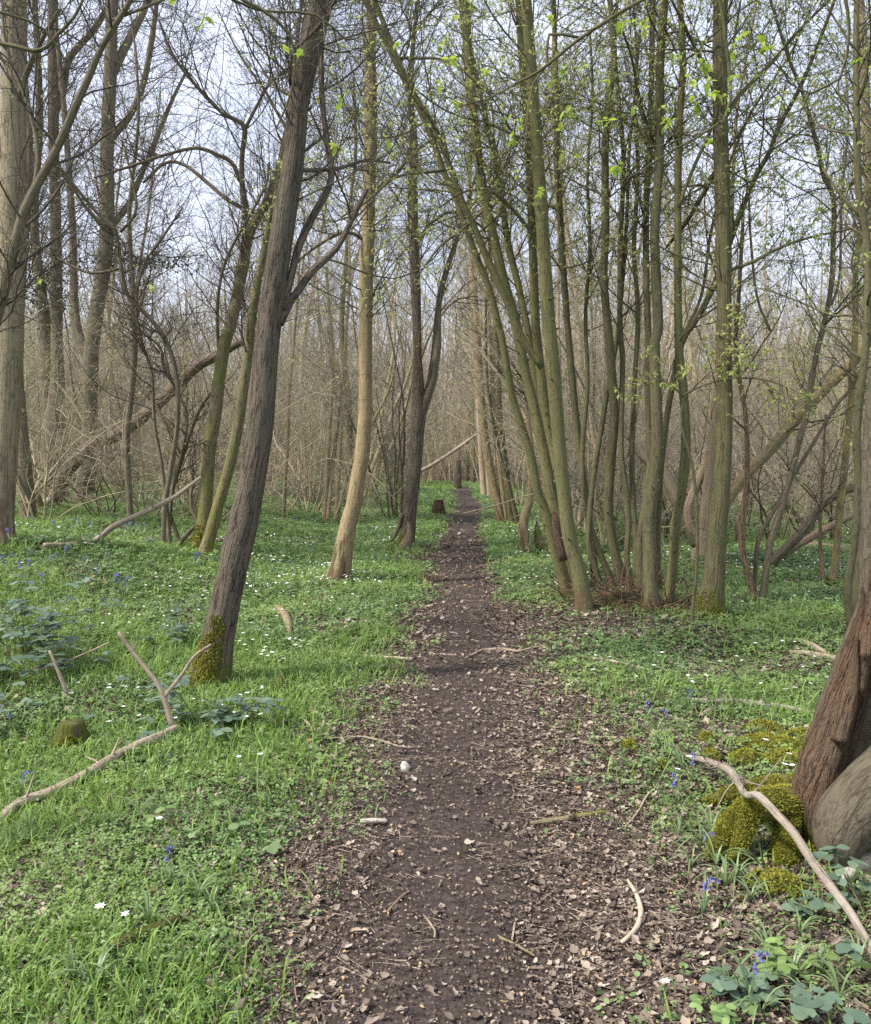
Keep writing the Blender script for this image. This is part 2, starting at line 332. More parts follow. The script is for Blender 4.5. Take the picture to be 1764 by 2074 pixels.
ge = nd(nt, 'ShaderNodeNewGeometry'); ca = nd(nt, 'ShaderNodeAttribute', attribute_name='cover')
n1 = nd(nt, 'ShaderNodeTexNoise', Scale=42., Detail=8., Roughness=.75); L(ge.outputs['Position'], n1.inputs['Vector'])
n3 = nd(nt, 'ShaderNodeTexVoronoi', Scale=55.); L(ge.outputs['Position'], n3.inputs['Vector'])
dirt = ramp(nt, n1.outputs[0], [(.3, (.03, .02, .016)), (.5, (.085, .06, .048)), (.72, (.2, .145, .11))])
hs = nd(nt, 'ShaderNodeSeparateColor'); L(n3.outputs['Color'], hs.inputs[0])
dirt = mix(nt, mrange(nt, hs.outputs[0], .7, .85, 0., .5), dirt, (.24, .18, .135))
sa = nd(nt, 'ShaderNodeAttribute', attribute_name='soil')
dirt = mix(nt, sa.outputs['Fac'], dirt, ramp(nt, n1.outputs[0], [(.3, (.024, .018, .0155)), (.5, (.068, .053, .046)), (.75, (.16, .127, .107))]))
gr = ramp(nt, n1.outputs[0], [(.3, (.02, .04, .012)), (.55, (.06, .115, .03)), (.75, (.12, .2, .05))])
L(mix(nt, mrange(nt, ca.outputs['Fac'], .25, .75), dirt, gr), b.inputs['Base Color'])
bp = nd(nt, 'ShaderNodeBump', Strength=.8, Distance=.02); L(n1.outputs[0], bp.inputs['Height']); L(bp.outputs[0], b.inputs['Normal'])
mb = MB(); V, q = ground_grid(xs, ys, gz); mb.add(V, q=q); g = mb.build('ground', m, origin=np.zeros(3)); tag(g, 'leafy woodland floor of soil, litter and low green plants', kind='structure')
a = g.data.attributes.new('cover', 'FLOAT', 'POINT'); a.data.foreach_set('value', cover(V[..., 0].ravel(), V[..., 1].ravel()).astype(np.float32))

a = g.data.attributes.new('soil', 'FLOAT', 'POINT'); a.data.foreach_set('value', np.exp(-((V[..., 0] - pathx(V[..., 1])) / .75) ** 2).ravel().astype(np.float32))
m, nt, b = mat('trodden_soil', .95, .12); L = nt.links.new; ge = nd(nt, 'ShaderNodeNewGeometry')
n1 = nd(nt, 'ShaderNodeTexNoise', Scale=30., Detail=9., Roughness=.78); L(ge.outputs['Position'], n1.inputs['Vector'])
n4 = nd(nt, 'ShaderNodeTexNoise', Scale=2.2, Detail=4.); L(ge.outputs['Position'], n4.inputs['Vector'])
c = ramp(nt, n1.outputs[0], [(.3, (.022, .0165, .0145)), (.5, (.062, .048, .042)), (.75, (.15, .118, .1))])
c = mix(nt, mrange(nt, n4.outputs[0], .45, .65, 0., .5), c, (.055, .042, .037)); L(c, b.inputs['Base Color'])
bp = nd(nt, 'ShaderNodeBump', Strength=.9, Distance=.015); L(n1.outputs[0], bp.inputs['Height']); L(bp.outputs[0], b.inputs['Normal'])
def path_z(x, y):
    s = x - pathx(y); return gz(x, y) + .014 - .07 * np.maximum(0, np.abs(s) / .37 - .7 + (n2(x, y, .35, 5) - .5) * 1.1) + (n2(x, y, .19, 9, 4) - .5) * .05
ss = np.linspace(-.75, .75, 44); yy = 1.0 * 75 ** np.linspace(0, 1, 420); S_, Y_ = np.meshgrid(ss, yy); X_ = S_ + pathx(Y_)
Z_ = path_z(X_, Y_)
n_, k_ = X_.shape; i = np.arange(n_ - 1)[:, None] * k_ + np.arange(k_ - 1)[None]
mb = MB(); mb.add(np.stack([X_, Y_, Z_], -1), q=np.stack([i, i + 1, i + 1 + k_, i + k_], -1)); tag(mb.build('path', m, origin=np.zeros(3)), 'narrow trodden dark soil path winding into the wood', kind='structure')

SUN_EL, SUN_AZ = math.radians(50), math.radians(248)       # azimuth from +Y clockwise: from the left, a little behind the viewer
w = bpy.data.worlds.new('World'); bpy.context.scene.world = w; w.use_nodes = True; nt = w.node_tree; L = nt.links.new
bg = nt.nodes['Background']; sk = nd(nt, 'ShaderNodeTexSky', sky_type='NISHITA', sun_disc=False, sun_elevation=SUN_EL, sun_rotation=SUN_AZ, air_density=1.0, dust_density=2.5, ozone_density=1.5)
tc = nd(nt, 'ShaderNodeTexCoord'); cn = nd(nt, 'ShaderNodeTexNoise', Scale=2.4, Detail=6., Roughness=.6); L(tc.outputs['Generated'], cn.inputs['Vector'])
L(mix(nt, mrange(nt, cn.outputs[0], .35, .7, .45, .9), sk.outputs[0], (7.9, 8.5, 10.2)), bg.inputs['Color']); bg.inputs['Strength'].default_value = .13
sl = bpy.data.lights.new('sun', 'SUN'); sl.energy = 4.6; sl.angle = math.radians(5); sl.color = (1, .94, .85)
so = bpy.data.objects.new('sun', sl); C.objects.link(so)
sd = Vector((math.sin(SUN_AZ) * math.cos(SUN_EL), math.cos(SUN_AZ) * math.cos(SUN_EL), math.sin(SUN_EL)))
so.rotation_euler = sd.to_track_quat('Z', 'Y').to_euler(); so.location = (0, 0, 30)

cam = bpy.data.cameras.new('camera'); cam.sensor_fit = 'HORIZONTAL'; cam.angle = HFOV; cam.clip_end = 2000; cam.clip_start = .05
co = bpy.data.objects.new('camera', cam); C.objects.link(co); co.location = (0, 0, CAM_Z); co.rotation_euler = (math.pi / 2 - PITCH, 0, 0)
sc = bpy.context.scene; sc.camera = co
sc.view_settings.view_transform = 'Standard'; sc.view_settings.look = 'None'; sc.view_settings.exposure = .56; sc.view_settings.gamma = 1
try: sc.cycles.max_bounces = 6; sc.cycles.diffuse_bounces = 3; sc.cycles.transmission_bounces = 3; sc.cycles.use_denoising = False; sc.cycles.sample_clamp_indirect = 1.5; sc.cycles.sample_clamp_direct = 6
except Exception: pass

# ------------------------------------------------------------------ traced trees
def barkdisp(flare=0., lobes=5, rough=.05, lump=.05, fr=9., seed=0):
    ph = rng.uniform(0, 6, 3)
    def f(BK, th, ln):
        p = BK.copy(); p[..., 2] *= .35
        r = 1 + rough * 2 * (fbm(p * fr * 3, seed + 1, 2) - .5) + lump * 2 * (fbm(BK * 2.2, seed + 5, 2) - .5)
        if flare:
            h = ln[:, :, None]; lob = .5 + .5 * np.cos(lobes * th + ph[0]) * (.6 + .4 * np.cos(2 * th + ph[1]))
            r = r + flare * np.exp(-h / .22) * lob + .25 * flare * np.exp(-h / .5)
        return r
    return f
def path3(pts, d=None, dd=0., ext=0., sink=True, step=.1):
    """traced (x,y,w) picture points -> world polyline rows x,y,z,r; dd = how far the far end leans away (m)"""
    ground = d is None
    if ground: d = G(pts[0][0], pts[0][1])[1]
    n = len(pts); out = []
    ts = np.array([0] + list(np.cumsum([math.hypot(pts[i + 1][0] - pts[i][0], pts[i + 1][1] - pts[i][1]) for i in range(n - 1)]))); ts = ts / ts[-1]
    for (x, y, w), t in zip(pts, ts):
        dl = d + (dd * t ** 1.3 if not isinstance(dd, (list, tuple)) else np.interp(t, np.linspace(0, 1, len(dd)), dd))
        p = at(x, y, dl); out.append([*p, w * dl / F / 2])
    if ground and sink: out.insert(0, [out[0][0], out[0][1], out[0][2] - .18, out[0][3] * 1.05])
    if ext:
        a, c = np.array(out[-1]), np.array(out[-2]); dr = nrm(a[:3] - c[:3])
        for k in range(1, 4):
            dr = nrm(dr + rng.normal(size=3) * .06 + np.array([0, 0, .05])); a = np.array([*(a[:3] + dr * ext / 3), max(a[3] * .78, .004)]); out.append(a)
    return spline(out, step)
def solid(P, k=None, disp=None, m=0, mb=None, cap=True):
    mb = mb or MB(); p = P
    if cap: p = np.vstack([P[:1], P, P[-1:]]); p = p.copy(); p[0, 3] = p[-1, 3] = 1e-4; d0 = nrm(P[1, :3] - P[0, :3]); d1 = nrm(P[-1, :3] - P[-2, :3]); p[0, :3] -= d0 * .004; p[-1, :3] += d1 * .004
    k = k or int(np.clip(8 + P[:, 3].max() * 130, 7, 36)); mb.ring = tubes(mb, p[None, :, :3], p[None, :, 3], k, m, disp, rng.uniform(0, 50))[0][0]; return mb
def even(P, n=16):                 # resample a path to n points so paths of many lengths stack in one array
    t = np.linspace(0, len(P) - 1, n); i = np.minimum(t.astype(int), len(P) - 2); f = (t - i)[:, None]; return P[i] * (1 - f) + P[i + 1] * f
def crown(root, paths, n1, n2_=6, n3=4, L1=(.5, 1.6), L2=(.25, .8), L3=(.1, .35), tm='twig', lm='budleaf', leaves=0, lsize=.03, t0=.25, up=.3, r1=(.25, .5), wl=1., names=('twigs', 'leaves'), r3=.0016, tpl=None, rmax=.013):
    A = np.stack([even(p) for p in paths]); P, R = A[..., :3], np.minimum(A[..., 3], rmax / .5)
    mb = MB(); p, d, l, r = spawn(P, R, n1, t0, .98, (30, 75), L1, r1, up, .004); B1, R1 = grow(p, d, l, r, 9, .13 * wl, .05); tubes(mb, B1, R1, 5)
    p, d, l, r = spawn(B1, R1, n1 * n2_, .15, 1, (30, 65), L2, (.45, .7), .1, .0022); B2, R2 = grow(p, d, l, r, 6, .15 * wl, .03); tubes(mb, B2, R2, 3)
    p, d, l, r = spawn(B2, R2, n1 * n2_ * n3, .1, 1, (25, 65), L3, (.5, .8), .1, r3); B3, R3 = grow(p, d, l, r, 4, .16 * wl, .02); tubes(mb, B3, R3, 3)
    mb.build(names[0], M[tm], root)
    if leaves:
        lb = MB(); i = np.repeat(rng.integers(0, len(B3), leaves), 3)[:leaves]; s = np.repeat(rng.integers(1, 5, leaves), 3)[:leaves]
        Q = B3[i, s] + rng.normal(size=(leaves, 3)) * .006
        scatter(lb, tpl or t_diamond(), Q, rng.uniform(.55, 1.15, leaves) * lsize, rng.uniform(0, 6.28, leaves), rng.uniform(-1.3, .5, leaves), rng.uniform(-.6, .6, leaves)); lb.build(names[1], M[lm], root)
def mossy_base(root, ring, h0, h1, n, size=.014, side=None, cov=.5, seed=4):
    """tufts of moss growing on the foot of a trunk, set on its own surface"""
    S, k, _ = ring.shape; m_ = n * 6; hz = ring[:, :, 2].mean(1); top = max(2, int((hz < hz[0] + .3 + h1 * 1.3).sum())); i = rng.integers(0, min(top, S - 1), m_); j = rng.integers(0, k, m_); f, g_ = rng.random((2, m_, 1)); j2 = (j + 1) % k
    q = (ring[i, j] * (1 - f) + ring[i + 1, j] * f) * (1 - g_) + (ring[i, j2] * (1 - f) + ring[i + 1, j2] * f) * g_; o = nrm(q - ring.mean(1)[i]); h = q[:, 2] - gz(q[:, 0], q[:, 1])
    edge = fbm(q * [5, 5, 2], seed + 3, 3); keep = (h > h0) & (h < h1 * np.clip(.1 + 2.4 * (edge - .3), .06, 1.)) & (fbm(q * 14, seed, 2) > .62 - .4 * cov)
    if side is not None: keep &= (o @ np.array(side) > -.2 + .7 * (fbm(q * 5, seed + 9, 2) - .3) + .35 * h / h1)
    q, o = q[keep][:n], o[keep][:n]; k = len(q)
    if not k: return
    scatter(mb := MB(), t_diamond(), q, rng.uniform(.6, 1.4, k) * size, np.arctan2(o[:, 1], o[:, 0]) - 1.57 + rng.normal(size=k) * .7, rng.uniform(-.5, 1.1, k), rng.uniform(-.7, .7, k)); mb.build('moss', M['moss'], root)
def knots(P, n, mb, z0=.6):
    """small branch scars and buds standing out of a stem"""
    i = rng.integers(int(len(P) * .1), len(P) - 2, n); d = nrm(P[i + 1, :3] - P[i, :3]); o = rng.normal(size=(n, 3)); o = nrm(o - (o * d).sum(1, keepdims=True) * d)
    p = P[i, :3] + o * P[i, 3][:, None] * .8; B, R = grow(p, nrm(o + d * .4), P[i, 3] * .5 + .012, P[i, 3] * .22 + .002, 2, .2, .1, .35); tubes(mb, B, R, 5)
def tree(name, label, cat, stems, d=None, group=None, cr=None, flare=.35, moss=None):
    """stems: (part name, material, traced points, options). The first one that stands on the ground sets the tree's place."""
    p0 = stems[0][2][0]; base = G(p0[0], p0[1]) if d is None else at(p0[0], p0[1], d)
    base = np.array([base[0], base[1], float(gz(base[0], base[1]))]); root = thing(name, label, cat, base, group); paths = []
    for pn, mt, pts, o in stems:
        o = dict(o); dep = o.get('d', None)
        if dep is None and d is not None: dep = d
        if o.get('limb') and dep is None: dep = base[1]
        P = path3(pts, dep, o.get('dd', 0.), o.get('ext', 0.), step=o.get('step', .08))
        grounded = dep is None or o.get('ground')
        f = barkdisp(flare * o.get('fl', 1.) if grounded else 0, o.get('lobes', 5), o.get('rough', .05), o.get('lump', .06), seed=rng.integers(0, 999))
        mb = solid(P, disp=f, cap=True)
        if o.get('knots'): knots(P, o['knots'], mb)
        ob = mb.build(pn, M[mt], root, bk=True)
        if o.get('label'): ob['label'] = o['label']
        if not o.get('nocr'): paths.append(P)
        if moss and pn in ('trunk',) and paths: mossy_base(root, mb.ring, *moss); moss = None
    if cr: crown(root, paths, **cr)
    return root
# ---- the trees near enough to trace one by one
CR = dict(tm='twig', up=.3)
tree('leaning_tree', 'stout dark leaning trunk with fissured brown bark and a mossy foot, left of the path', 'tree', [
    ('trunk', 'brown', [(424, 1388, 80), (434, 1340, 70), (442, 1291, 63), (463, 1191, 59), (483, 1100, 58), (500, 1024, 57), (528, 858, 51), (541, 691, 49), (567, 500, 47), (593, 333, 43), (606, 200, 42), (632, 80, 46), (652, 0, 46), (672, -80, 44)], dict(ext=2.5, lump=.045, rough=.06)),
    ('limb', 'brown', [(566, 655, 20), (588, 610, 17), (608, 583, 16), (631, 550, 15), (681, 503, 13), (715, 440, 11), (742, 385, 9)], dict(limb=1, dd=.7)),
    ('limb', 'brown', [(572, 625, 18), (588, 567, 15), (605, 500, 15), (631, 443, 15), (655, 400, 14), (671, 360, 13), (665, 300, 13), (655, 233, 12), (651, 167, 11), (651, 100, 10), (664, 0, 9)], dict(limb=1, dd=.5, ext=1.)),
    ('limb', 'brown', [(600, 130, 9), (588, 170, 8), (592, 110, 8), (640, 60, 7), (680, 0, 6)], dict(limb=1, dd=-.5)),
    ('limb', 'brown', [(590, 345, 8), (640, 345, 8), (690, 340, 7), (740, 325, 6), (790, 330, 4)], dict(limb=1, dd=.6))],
    cr=dict(n1=90, n2_=7, n3=6, L1=(.4, 1.4), leaves=900, lsize=.03, t0=.45), moss=(0, .55, 5200, .013, (-.75, -.6, 0), .75), flare=.45)
tree('slim_tree', 'slim tan trunk, bare and smooth, second from the path on its left', 'tree', [
    ('trunk', 'tan', [(684, 1178, 50), (690, 1150, 42), (695, 1120, 37), (706, 1060, 33), (716, 1024, 32), (727, 958, 30), (733, 924, 30), (740, 824, 28), (740, 691, 27), (741, 600, 28), (743, 520, 29), (745, 490, 27), (747, 400, 26), (750, 300, 26), (751, 200, 24), (750, 100, 22), (753, 0, 19)], dict(ext=3., lump=.05)),
    ('limb', 'grey', [(745, 490, 8), (700, 470, 7), (640, 500, 6), (590, 540, 4)], dict(limb=1, dd=-.8)),
    ('limb', 'grey', [(748, 400, 8), (800, 350, 8), (850, 300, 6), (900, 270, 4)], dict(limb=1, dd=1.))],
    cr=dict(n1=100, n2_=7, n3=6, L1=(.5, 1.7), leaves=6500, lsize=.04, t0=.3), flare=.4)
tree('forked_tree', 'dark forked trunk with torn pale heartwood at its split foot beside the path', 'tree', [
    ('trunk', 'brown', [(820, 1110, 36), (826, 1075, 30), (831, 1024, 28), (838, 958, 28), (841, 924, 29), (845, 870, 28), (847, 845, 30), (846, 815, 24), (845, 758, 19), (845, 691, 18), (841, 567, 20), (837, 467, 21), (836, 367, 19), (838, 280, 15), (832, 200, 12), (836, 100, 9)], dict(ext=2., lump=.05)),
    ('fork', 'grey', [(849, 850, 16), (855, 834, 20), (866, 800, 20), (875, 768, 20), (882, 720, 20), (885, 691, 19), (886, 650, 15), (890, 605, 12), (902, 555, 11), (920, 500, 9), (940, 435, 7), (965, 350, 5)], dict(limb=1, dd=.6)),
    ('rib', 'rotten', [(855, 830, 10), (853, 760, 9), (848, 700, 8), (851, 670, 4)], dict(limb=1, dd=-.15, nocr=1)),
    ('split_heartwood', 'pink', [(815, 1114, 17), (823, 1100, 20), (829, 1080, 12), (826, 1058, 3)], dict(d=14.75, nocr=1, label='pale torn heartwood')),
    ('limb', 'grey', [(838, 500, 8), (870, 455, 7), (910, 430, 6), (950, 440, 5), (985, 470, 3)], dict(limb=1, dd=1.2)), ('limb', 'grey', [(846, 740, 6), (880, 660, 5), (920, 610, 5), (965, 600, 3)], dict(limb=1, dd=2.)),
    ('torn_root', 'grey', [(789, 1097, 4), (800, 1085, 7), (809, 1062, 9), (813, 1040, 5)], dict(limb=1, dd=-.1, nocr=1))],
    cr=dict(n1=120, n2_=7, L1=(.8, 2.8), leaves=2200, lsize=.04, t0=.35), flare=.35)
tree('upright_tree', 'straight grey-olive trunk with a mossy foot standing alone right of the many-stemmed coppice', 'tree', [
    ('trunk', 'ridge', [(1437, 1248, 62), (1438, 1225, 54), (1443, 1191, 44), (1450, 1120, 39), (1454, 1058, 37), (1461, 991, 34), (1467, 858, 32), (1467, 691, 29), (1465, 500, 29), (1461, 333, 29), (1458, 167, 28), (1460, 0, 27)], dict(ext=3., lobes=6, lump=.03)),
    ('limb', 'ridge', [(1467, 240, 10), (1500, 190, 9), (1560, 130, 8), (1620, 60, 6), (1680, 0, 5)], dict(limb=1, dd=.8)),
    ('limb', 'ridge', [(1458, 330, 9), (1420, 400, 9), (1390, 450, 8), (1350, 500, 5)], dict(limb=1, dd=.8)),
    ('limb', 'ridge', [(1462, 180, 8), (1420, 120, 7), (1380, 40, 6), (1360, 0, 5)], dict(limb=1, dd=-.8))],
    cr=dict(n1=80, L1=(.5, 1.6), leaves=7000, lsize=.037, t0=.35, tm='twig2'), moss=(0, .42, 2600, .014, (-.8, -.5, 0), .7), flare=.5)
def debris(root, px0, px1, py, n, name='dead_twigs', L=(.25, .9)):
    a_, c_ = G(px0, py), G(px1, py); t = rng.random(n)[:, None]; p = a_ * (1 - t) + c_ * t + rng.normal(size=(n, 3)) * [.12, .22, .02]; p[:, 2] = gz(p[:, 0], p[:, 1]) + .03
    d = rng.normal(size=(n, 3)) * [1, .7, .45]; d[:, 2] = np.abs(d[:, 2]) * .7; P, Q = grow(p, d, rng.uniform(*L, n), rng.uniform(.003, .008, n), 6, .16, -.05); P[..., 2] = np.maximum(P[..., 2], gz(P[..., 0], P[..., 1]) + .01); mb = MB(); tubes(mb, P, Q, 5); mb.build(name, M['dead'], root, bk=True)
# the big coppice stool beside the path: many stems from one root
cop = tree('coppiced_tree', 'leaning many-stemmed coppice with thick olive trunks arching over the path', 'tree', [
    ('trunk', 'olive', [(1184, 1238, 36), (1180, 1200, 33), (1168, 1140, 30), (1154, 1091, 28), (1141, 991, 27), (1129, 858, 27), (1116, 691, 28), (1111, 650, 27), (1101, 500, 26), (1090, 333, 25), (1083, 233, 23), (1075, 133, 22), (1066, 0, 21)], dict(ext=3., dd=-.5, knots=46)),
    ('stem', 'olive', [(1152, 1203, 26), (1146, 1190, 25), (1120, 1091, 24), (1100, 1024, 20), (1088, 991, 19), (1075, 924, 17), (1052, 850, 16), (1035, 791, 15), (1018, 691, 14), (1010, 660, 14), (990, 583, 13), (965, 520, 13), (941, 455, 13), (921, 393, 13), (899, 350, 12), (881, 295, 12), (851, 225, 12), (818, 160, 12), (788, 100, 11), (755, 33, 11), (731, -20, 10)], dict(ext=1.5, dd=-.7, knots=50)),
    ('stem', 'olive', [(1166, 1195, 34), (1142, 1110, 30), (1122, 1030, 27), (1106, 945, 24), (1092, 875, 22), (1078, 810, 21), (1065, 758, 20), (1052, 691, 20), (1043, 650, 20), (1020, 570, 20), (1004, 500, 20), (988, 433, 19), (975, 367, 18), (966, 300, 18), (957, 210, 17), (947, 100, 18), (940, 0, 20)], dict(ext=3., dd=.4, knots=46)),
    ('stem', 'olive', [(1176, 1190, 22), (1150, 1080, 20), (1128, 950, 19), (1104, 830, 19), (1096, 760, 19), (1085, 660, 19), (1079, 500, 17), (1072, 333, 15), (1066, 220, 14), (1055, 100, 13), (1050, 0, 12)], dict(ext=2., dd=.9, knots=30)),
    ('stem', 'olive2', [(1207, 1192, 16), (1196, 1080, 15), (1180, 960, 14), (1168, 858, 14), (1158, 758, 14), (1150, 667, 13), (1140, 533, 13), (1135, 433, 12), (1128, 333, 12), (1128, 233, 11), (1125, 133, 10), (1121, 0, 9)], dict(ext=2., dd=-.2, knots=40)),
    ('stem', 'olive', [(1168, 1185, 18), (1130, 1000, 16), (1100, 850, 15), (1071, 680, 14), (1051, 583, 14), (1031, 500, 13), (1018, 417, 12), (1008, 350, 11), (991, 267, 9), (971, 183, 8), (950, 80, 6)], dict(ext=1., dd=1.1, knots=30)),
    ('stem', 'olive', [(1098, 745, 14), (1060, 690, 14), (1040, 640, 15), (1010, 575, 15), (985, 520, 14), (958, 455, 13), (936, 408, 12), (910, 335, 12), (878, 253, 11), (851, 213, 11), (821, 157, 11), (801, 110, 10), (778, 50, 10), (751, -20, 9)], dict(d=9.4, dd=-.6, ext=1.)),
    ('branch', 'olive2', [(1100, 520, 8), (1085, 490, 7), (1068, 460, 7), (1035, 420, 7), (1005, 393, 7), (971, 382, 6), (930, 392, 5), (890, 420, 4), (850, 430, 3)], dict(d=9.2, dd=-.5)),
    ('branch', 'olive2', [(975, 430, 6), (930, 470, 5), (890, 500, 5), (845, 560, 3)], dict(d=9.6, dd=-.6)),
    ('branch', 'olive2', [(900, 345, 6), (860, 350, 6), (800, 360, 5), (740, 410, 5), (690, 440, 3)], dict(d=9.2, dd=-1.)),
    ('branch', 'olive2', [(800, 118, 6), (850, 118, 6), (900, 122, 5), (960, 160, 5), (1010, 200, 4), (1060, 250, 3)], dict(d=9., dd=-.8)),
    ('root_stool', 'rotten', [(1136, 1196, 12), (1160, 1208, 30), (1185, 1226, 34), (1208, 1216, 26), (1228, 1208, 8)], dict(nocr=1, ground=1, d=9.5, rough=.2, lump=.3, fl=0)),
    ('broken_stub', 'rotten', [(1142, 1135, 17), (1130, 1085, 18), (1124, 1050, 14), (1120, 1035, 3)], dict(d=9.75, nocr=1, label='dark broken stub'))],
    cr=dict(n1=260, n2_=7, n3=6, L1=(.4, 1.9), leaves=26000, lsize=.037, t0=.42, tm='twig2'), flare=.3)
debris(cop, 1150, 1290, 1212, 150)
B_ = [
    ('stem', 'olive2', [(1322, 1240, 36), (1318, 1200, 31), (1316, 1124, 28), (1316, 1041, 26), (1326, 974, 25), (1331, 891, 24), (1328, 791, 23), (1326, 691, 21), (1333, 667, 20), (1329, 567, 19), (1326, 467, 19), (1333, 367, 18), (1336, 267, 18), (1336, 167, 17), (1339, 83, 17), (1346, 0, 16)], dict(ext=3., knots=34)),
    ('stem', 'olive2', [(1272, 1205, 27), (1262, 1180, 23), (1243, 1108, 20), (1232, 1024, 19), (1238, 924, 19), (1244, 841, 18), (1239, 758, 18), (1233, 680, 17), (1223, 567, 16), (1226, 483, 16), (1226, 400, 15), (1226, 300, 14), (1233, 200, 14), (1243, 133, 13), (1240, 50, 12), (1235, 0, 11)], dict(ext=3., knots=34, dd=-.4)),
    ('stem', 'olive2', [(1280, 1212, 14), (1270, 1124, 12), (1273, 1060, 12), (1268, 991, 12), (1259, 924, 11), (1259, 824, 11), (1261, 724, 11), (1256, 667, 11), (1256, 500, 10), (1263, 333, 9), (1253, 200, 8), (1245, 100, 7), (1250, 0, 6)], dict(ext=2., knots=24, dd=.6)),
    ('stem', 'olive2', [(1300, 1218, 18), (1296, 1174, 16), (1296, 1091, 14), (1306, 1024, 14), (1316, 941, 13), (1313, 824, 13), (1313, 691, 13), (1309, 567, 13), (1309, 400, 12), (1316, 300, 12), (1319, 167, 11), (1323, 0, 10)], dict(ext=2., knots=24, dd=.9)),
    ('stem', 'olive', [(1349, 1230, 26), (1356, 1200, 22), (1363, 1141, 20), (1369, 1058, 20), (1383, 974, 20), (1389, 891, 19), (1384, 791, 18), (1376, 724, 17), (1374, 667, 16), (1373, 567, 15), (1373, 400, 14), (1374, 300, 14), (1379, 200, 13), (1383, 117, 12), (1376, 0, 11)], dict(ext=2., knots=30, dd=-.5)),
    ('stem', 'olive2', [(1334, 1200, 13), (1332, 1100, 13), (1334, 1030, 13), (1338, 958, 12), (1349, 858, 12), (1363, 774, 12), (1383, 690, 12), (1409, 650, 12), (1439, 593, 12), (1469, 517, 11), (1493, 450, 11), (1526, 367, 10), (1559, 307, 10), (1576, 260, 9), (1619, 180, 8), (1653, 100, 7), (1690, 0, 6)], dict(dd=-1.1, ext=1.)),
    ('stem', 'olive2', [(1222, 1208, 15), (1205, 1150, 13), (1192, 1100, 12), (1199, 991, 11), (1219, 858, 11), (1236, 758, 10), (1249, 691, 9), (1262, 560, 8), (1270, 430, 7), (1275, 300, 6), (1290, 150, 5), (1282, 0, 4)], dict(dd=.3, knots=16)),
    ('stem', 'olive2', [(1246, 1200, 15), (1215, 1120, 13), (1194, 1060, 11), (1182, 1000, 10), (1180, 900, 10), (1190, 780, 9), (1186, 640, 8), (1195, 500, 7), (1190, 350, 6), (1200, 200, 5), (1195, 60, 4)], dict(dd=.8, knots=16)),
    ('stem', 'olive2', [(1290, 1208, 13), (1288, 1100, 12), (1280, 950, 11), (1284, 800, 10), (1292, 640, 10), (1284, 500, 9), (1292, 350, 8), (1286, 200, 7), (1296, 60, 6)], dict(dd=1.3, knots=16)),
    ('root_stool', 'rotten', [(1212, 1200, 10), (1245, 1212, 34), (1290, 1226, 40), (1330, 1242, 40), (1362, 1234, 30), (1386, 1228, 8)], dict(nocr=1, d=9.2, rough=.2, lump=.3)),
    ('stub', 'rotten', [(1306, 1240, 16), (1305, 1215, 14), (1310, 1165, 9)], dict(nocr=1)),
    ('branch', 'olive2', [(1443, 587, 8), (1476, 550, 7), (1526, 530, 7), (1576, 503, 6), (1643, 480, 5), (1709, 467, 4), (1764, 453, 3)], dict(d=8.6, dd=-.2)),
    ('branch', 'olive2', [(1376, 690, 7), (1420, 600, 6), (1440, 470, 6), (1475, 340, 5), (1520, 230, 5), (1600, 110, 4), (1640, 20, 3)], dict(d=8.9, dd=.9)),
    ('branch', 'olive2', [(1374, 420, 7), (1400, 350, 7), (1440, 260, 7), (1470, 160, 6), (1490, 60, 5), (1500, 0, 4)], dict(d=8.7, dd=-.5)),
    ('branch', 'olive2', [(1328, 300, 6), (1300, 220, 6), (1280, 120, 5), (1252, 40, 4)], dict(d=9.1, dd=-.9))]
cop = tree('coppiced_tree', 'upright many-stemmed coppice of slender grey-olive poles beside the lone straight trunk', 'tree', B_,
     cr=dict(n1=280, n2_=7, n3=6, L1=(.4, 1.9), leaves=30000, lsize=.037, t0=.42, tm='twig2'), flare=.25)
debris(cop, 1220, 1390, 1232, 200)
tree('beech_like_tree', 'broad tan trunk at the left edge, split and dark at its foot', 'tree', [
    ('trunk', 'pale', [(-4, 1096, 62), (-2, 1050, 54), (4, 980, 52), (10, 880, 52), (16, 760, 54), (21, 600, 54), (25, 433, 52), (27, 267, 48), (28, 100, 47), (28, 0, 46)], dict(ext=4., lump=.03, rough=.03)),
    ('split_wood', 'rotten', [(2, 1085, 36), (6, 1000, 32), (12, 920, 24), (16, 870, 3)], dict(d=16.3, nocr=1, label='dark rotten split low in the trunk')),
    ('limb', 'grey', [(30, 230, 12), (50, 160, 11), (80, 90, 9), (120, 20, 8)], dict(limb=1, dd=-1.))],
    cr=dict(n1=50, L1=(.8, 2.4), leaves=300, lsize=.04, t0=.3), flare=.25)
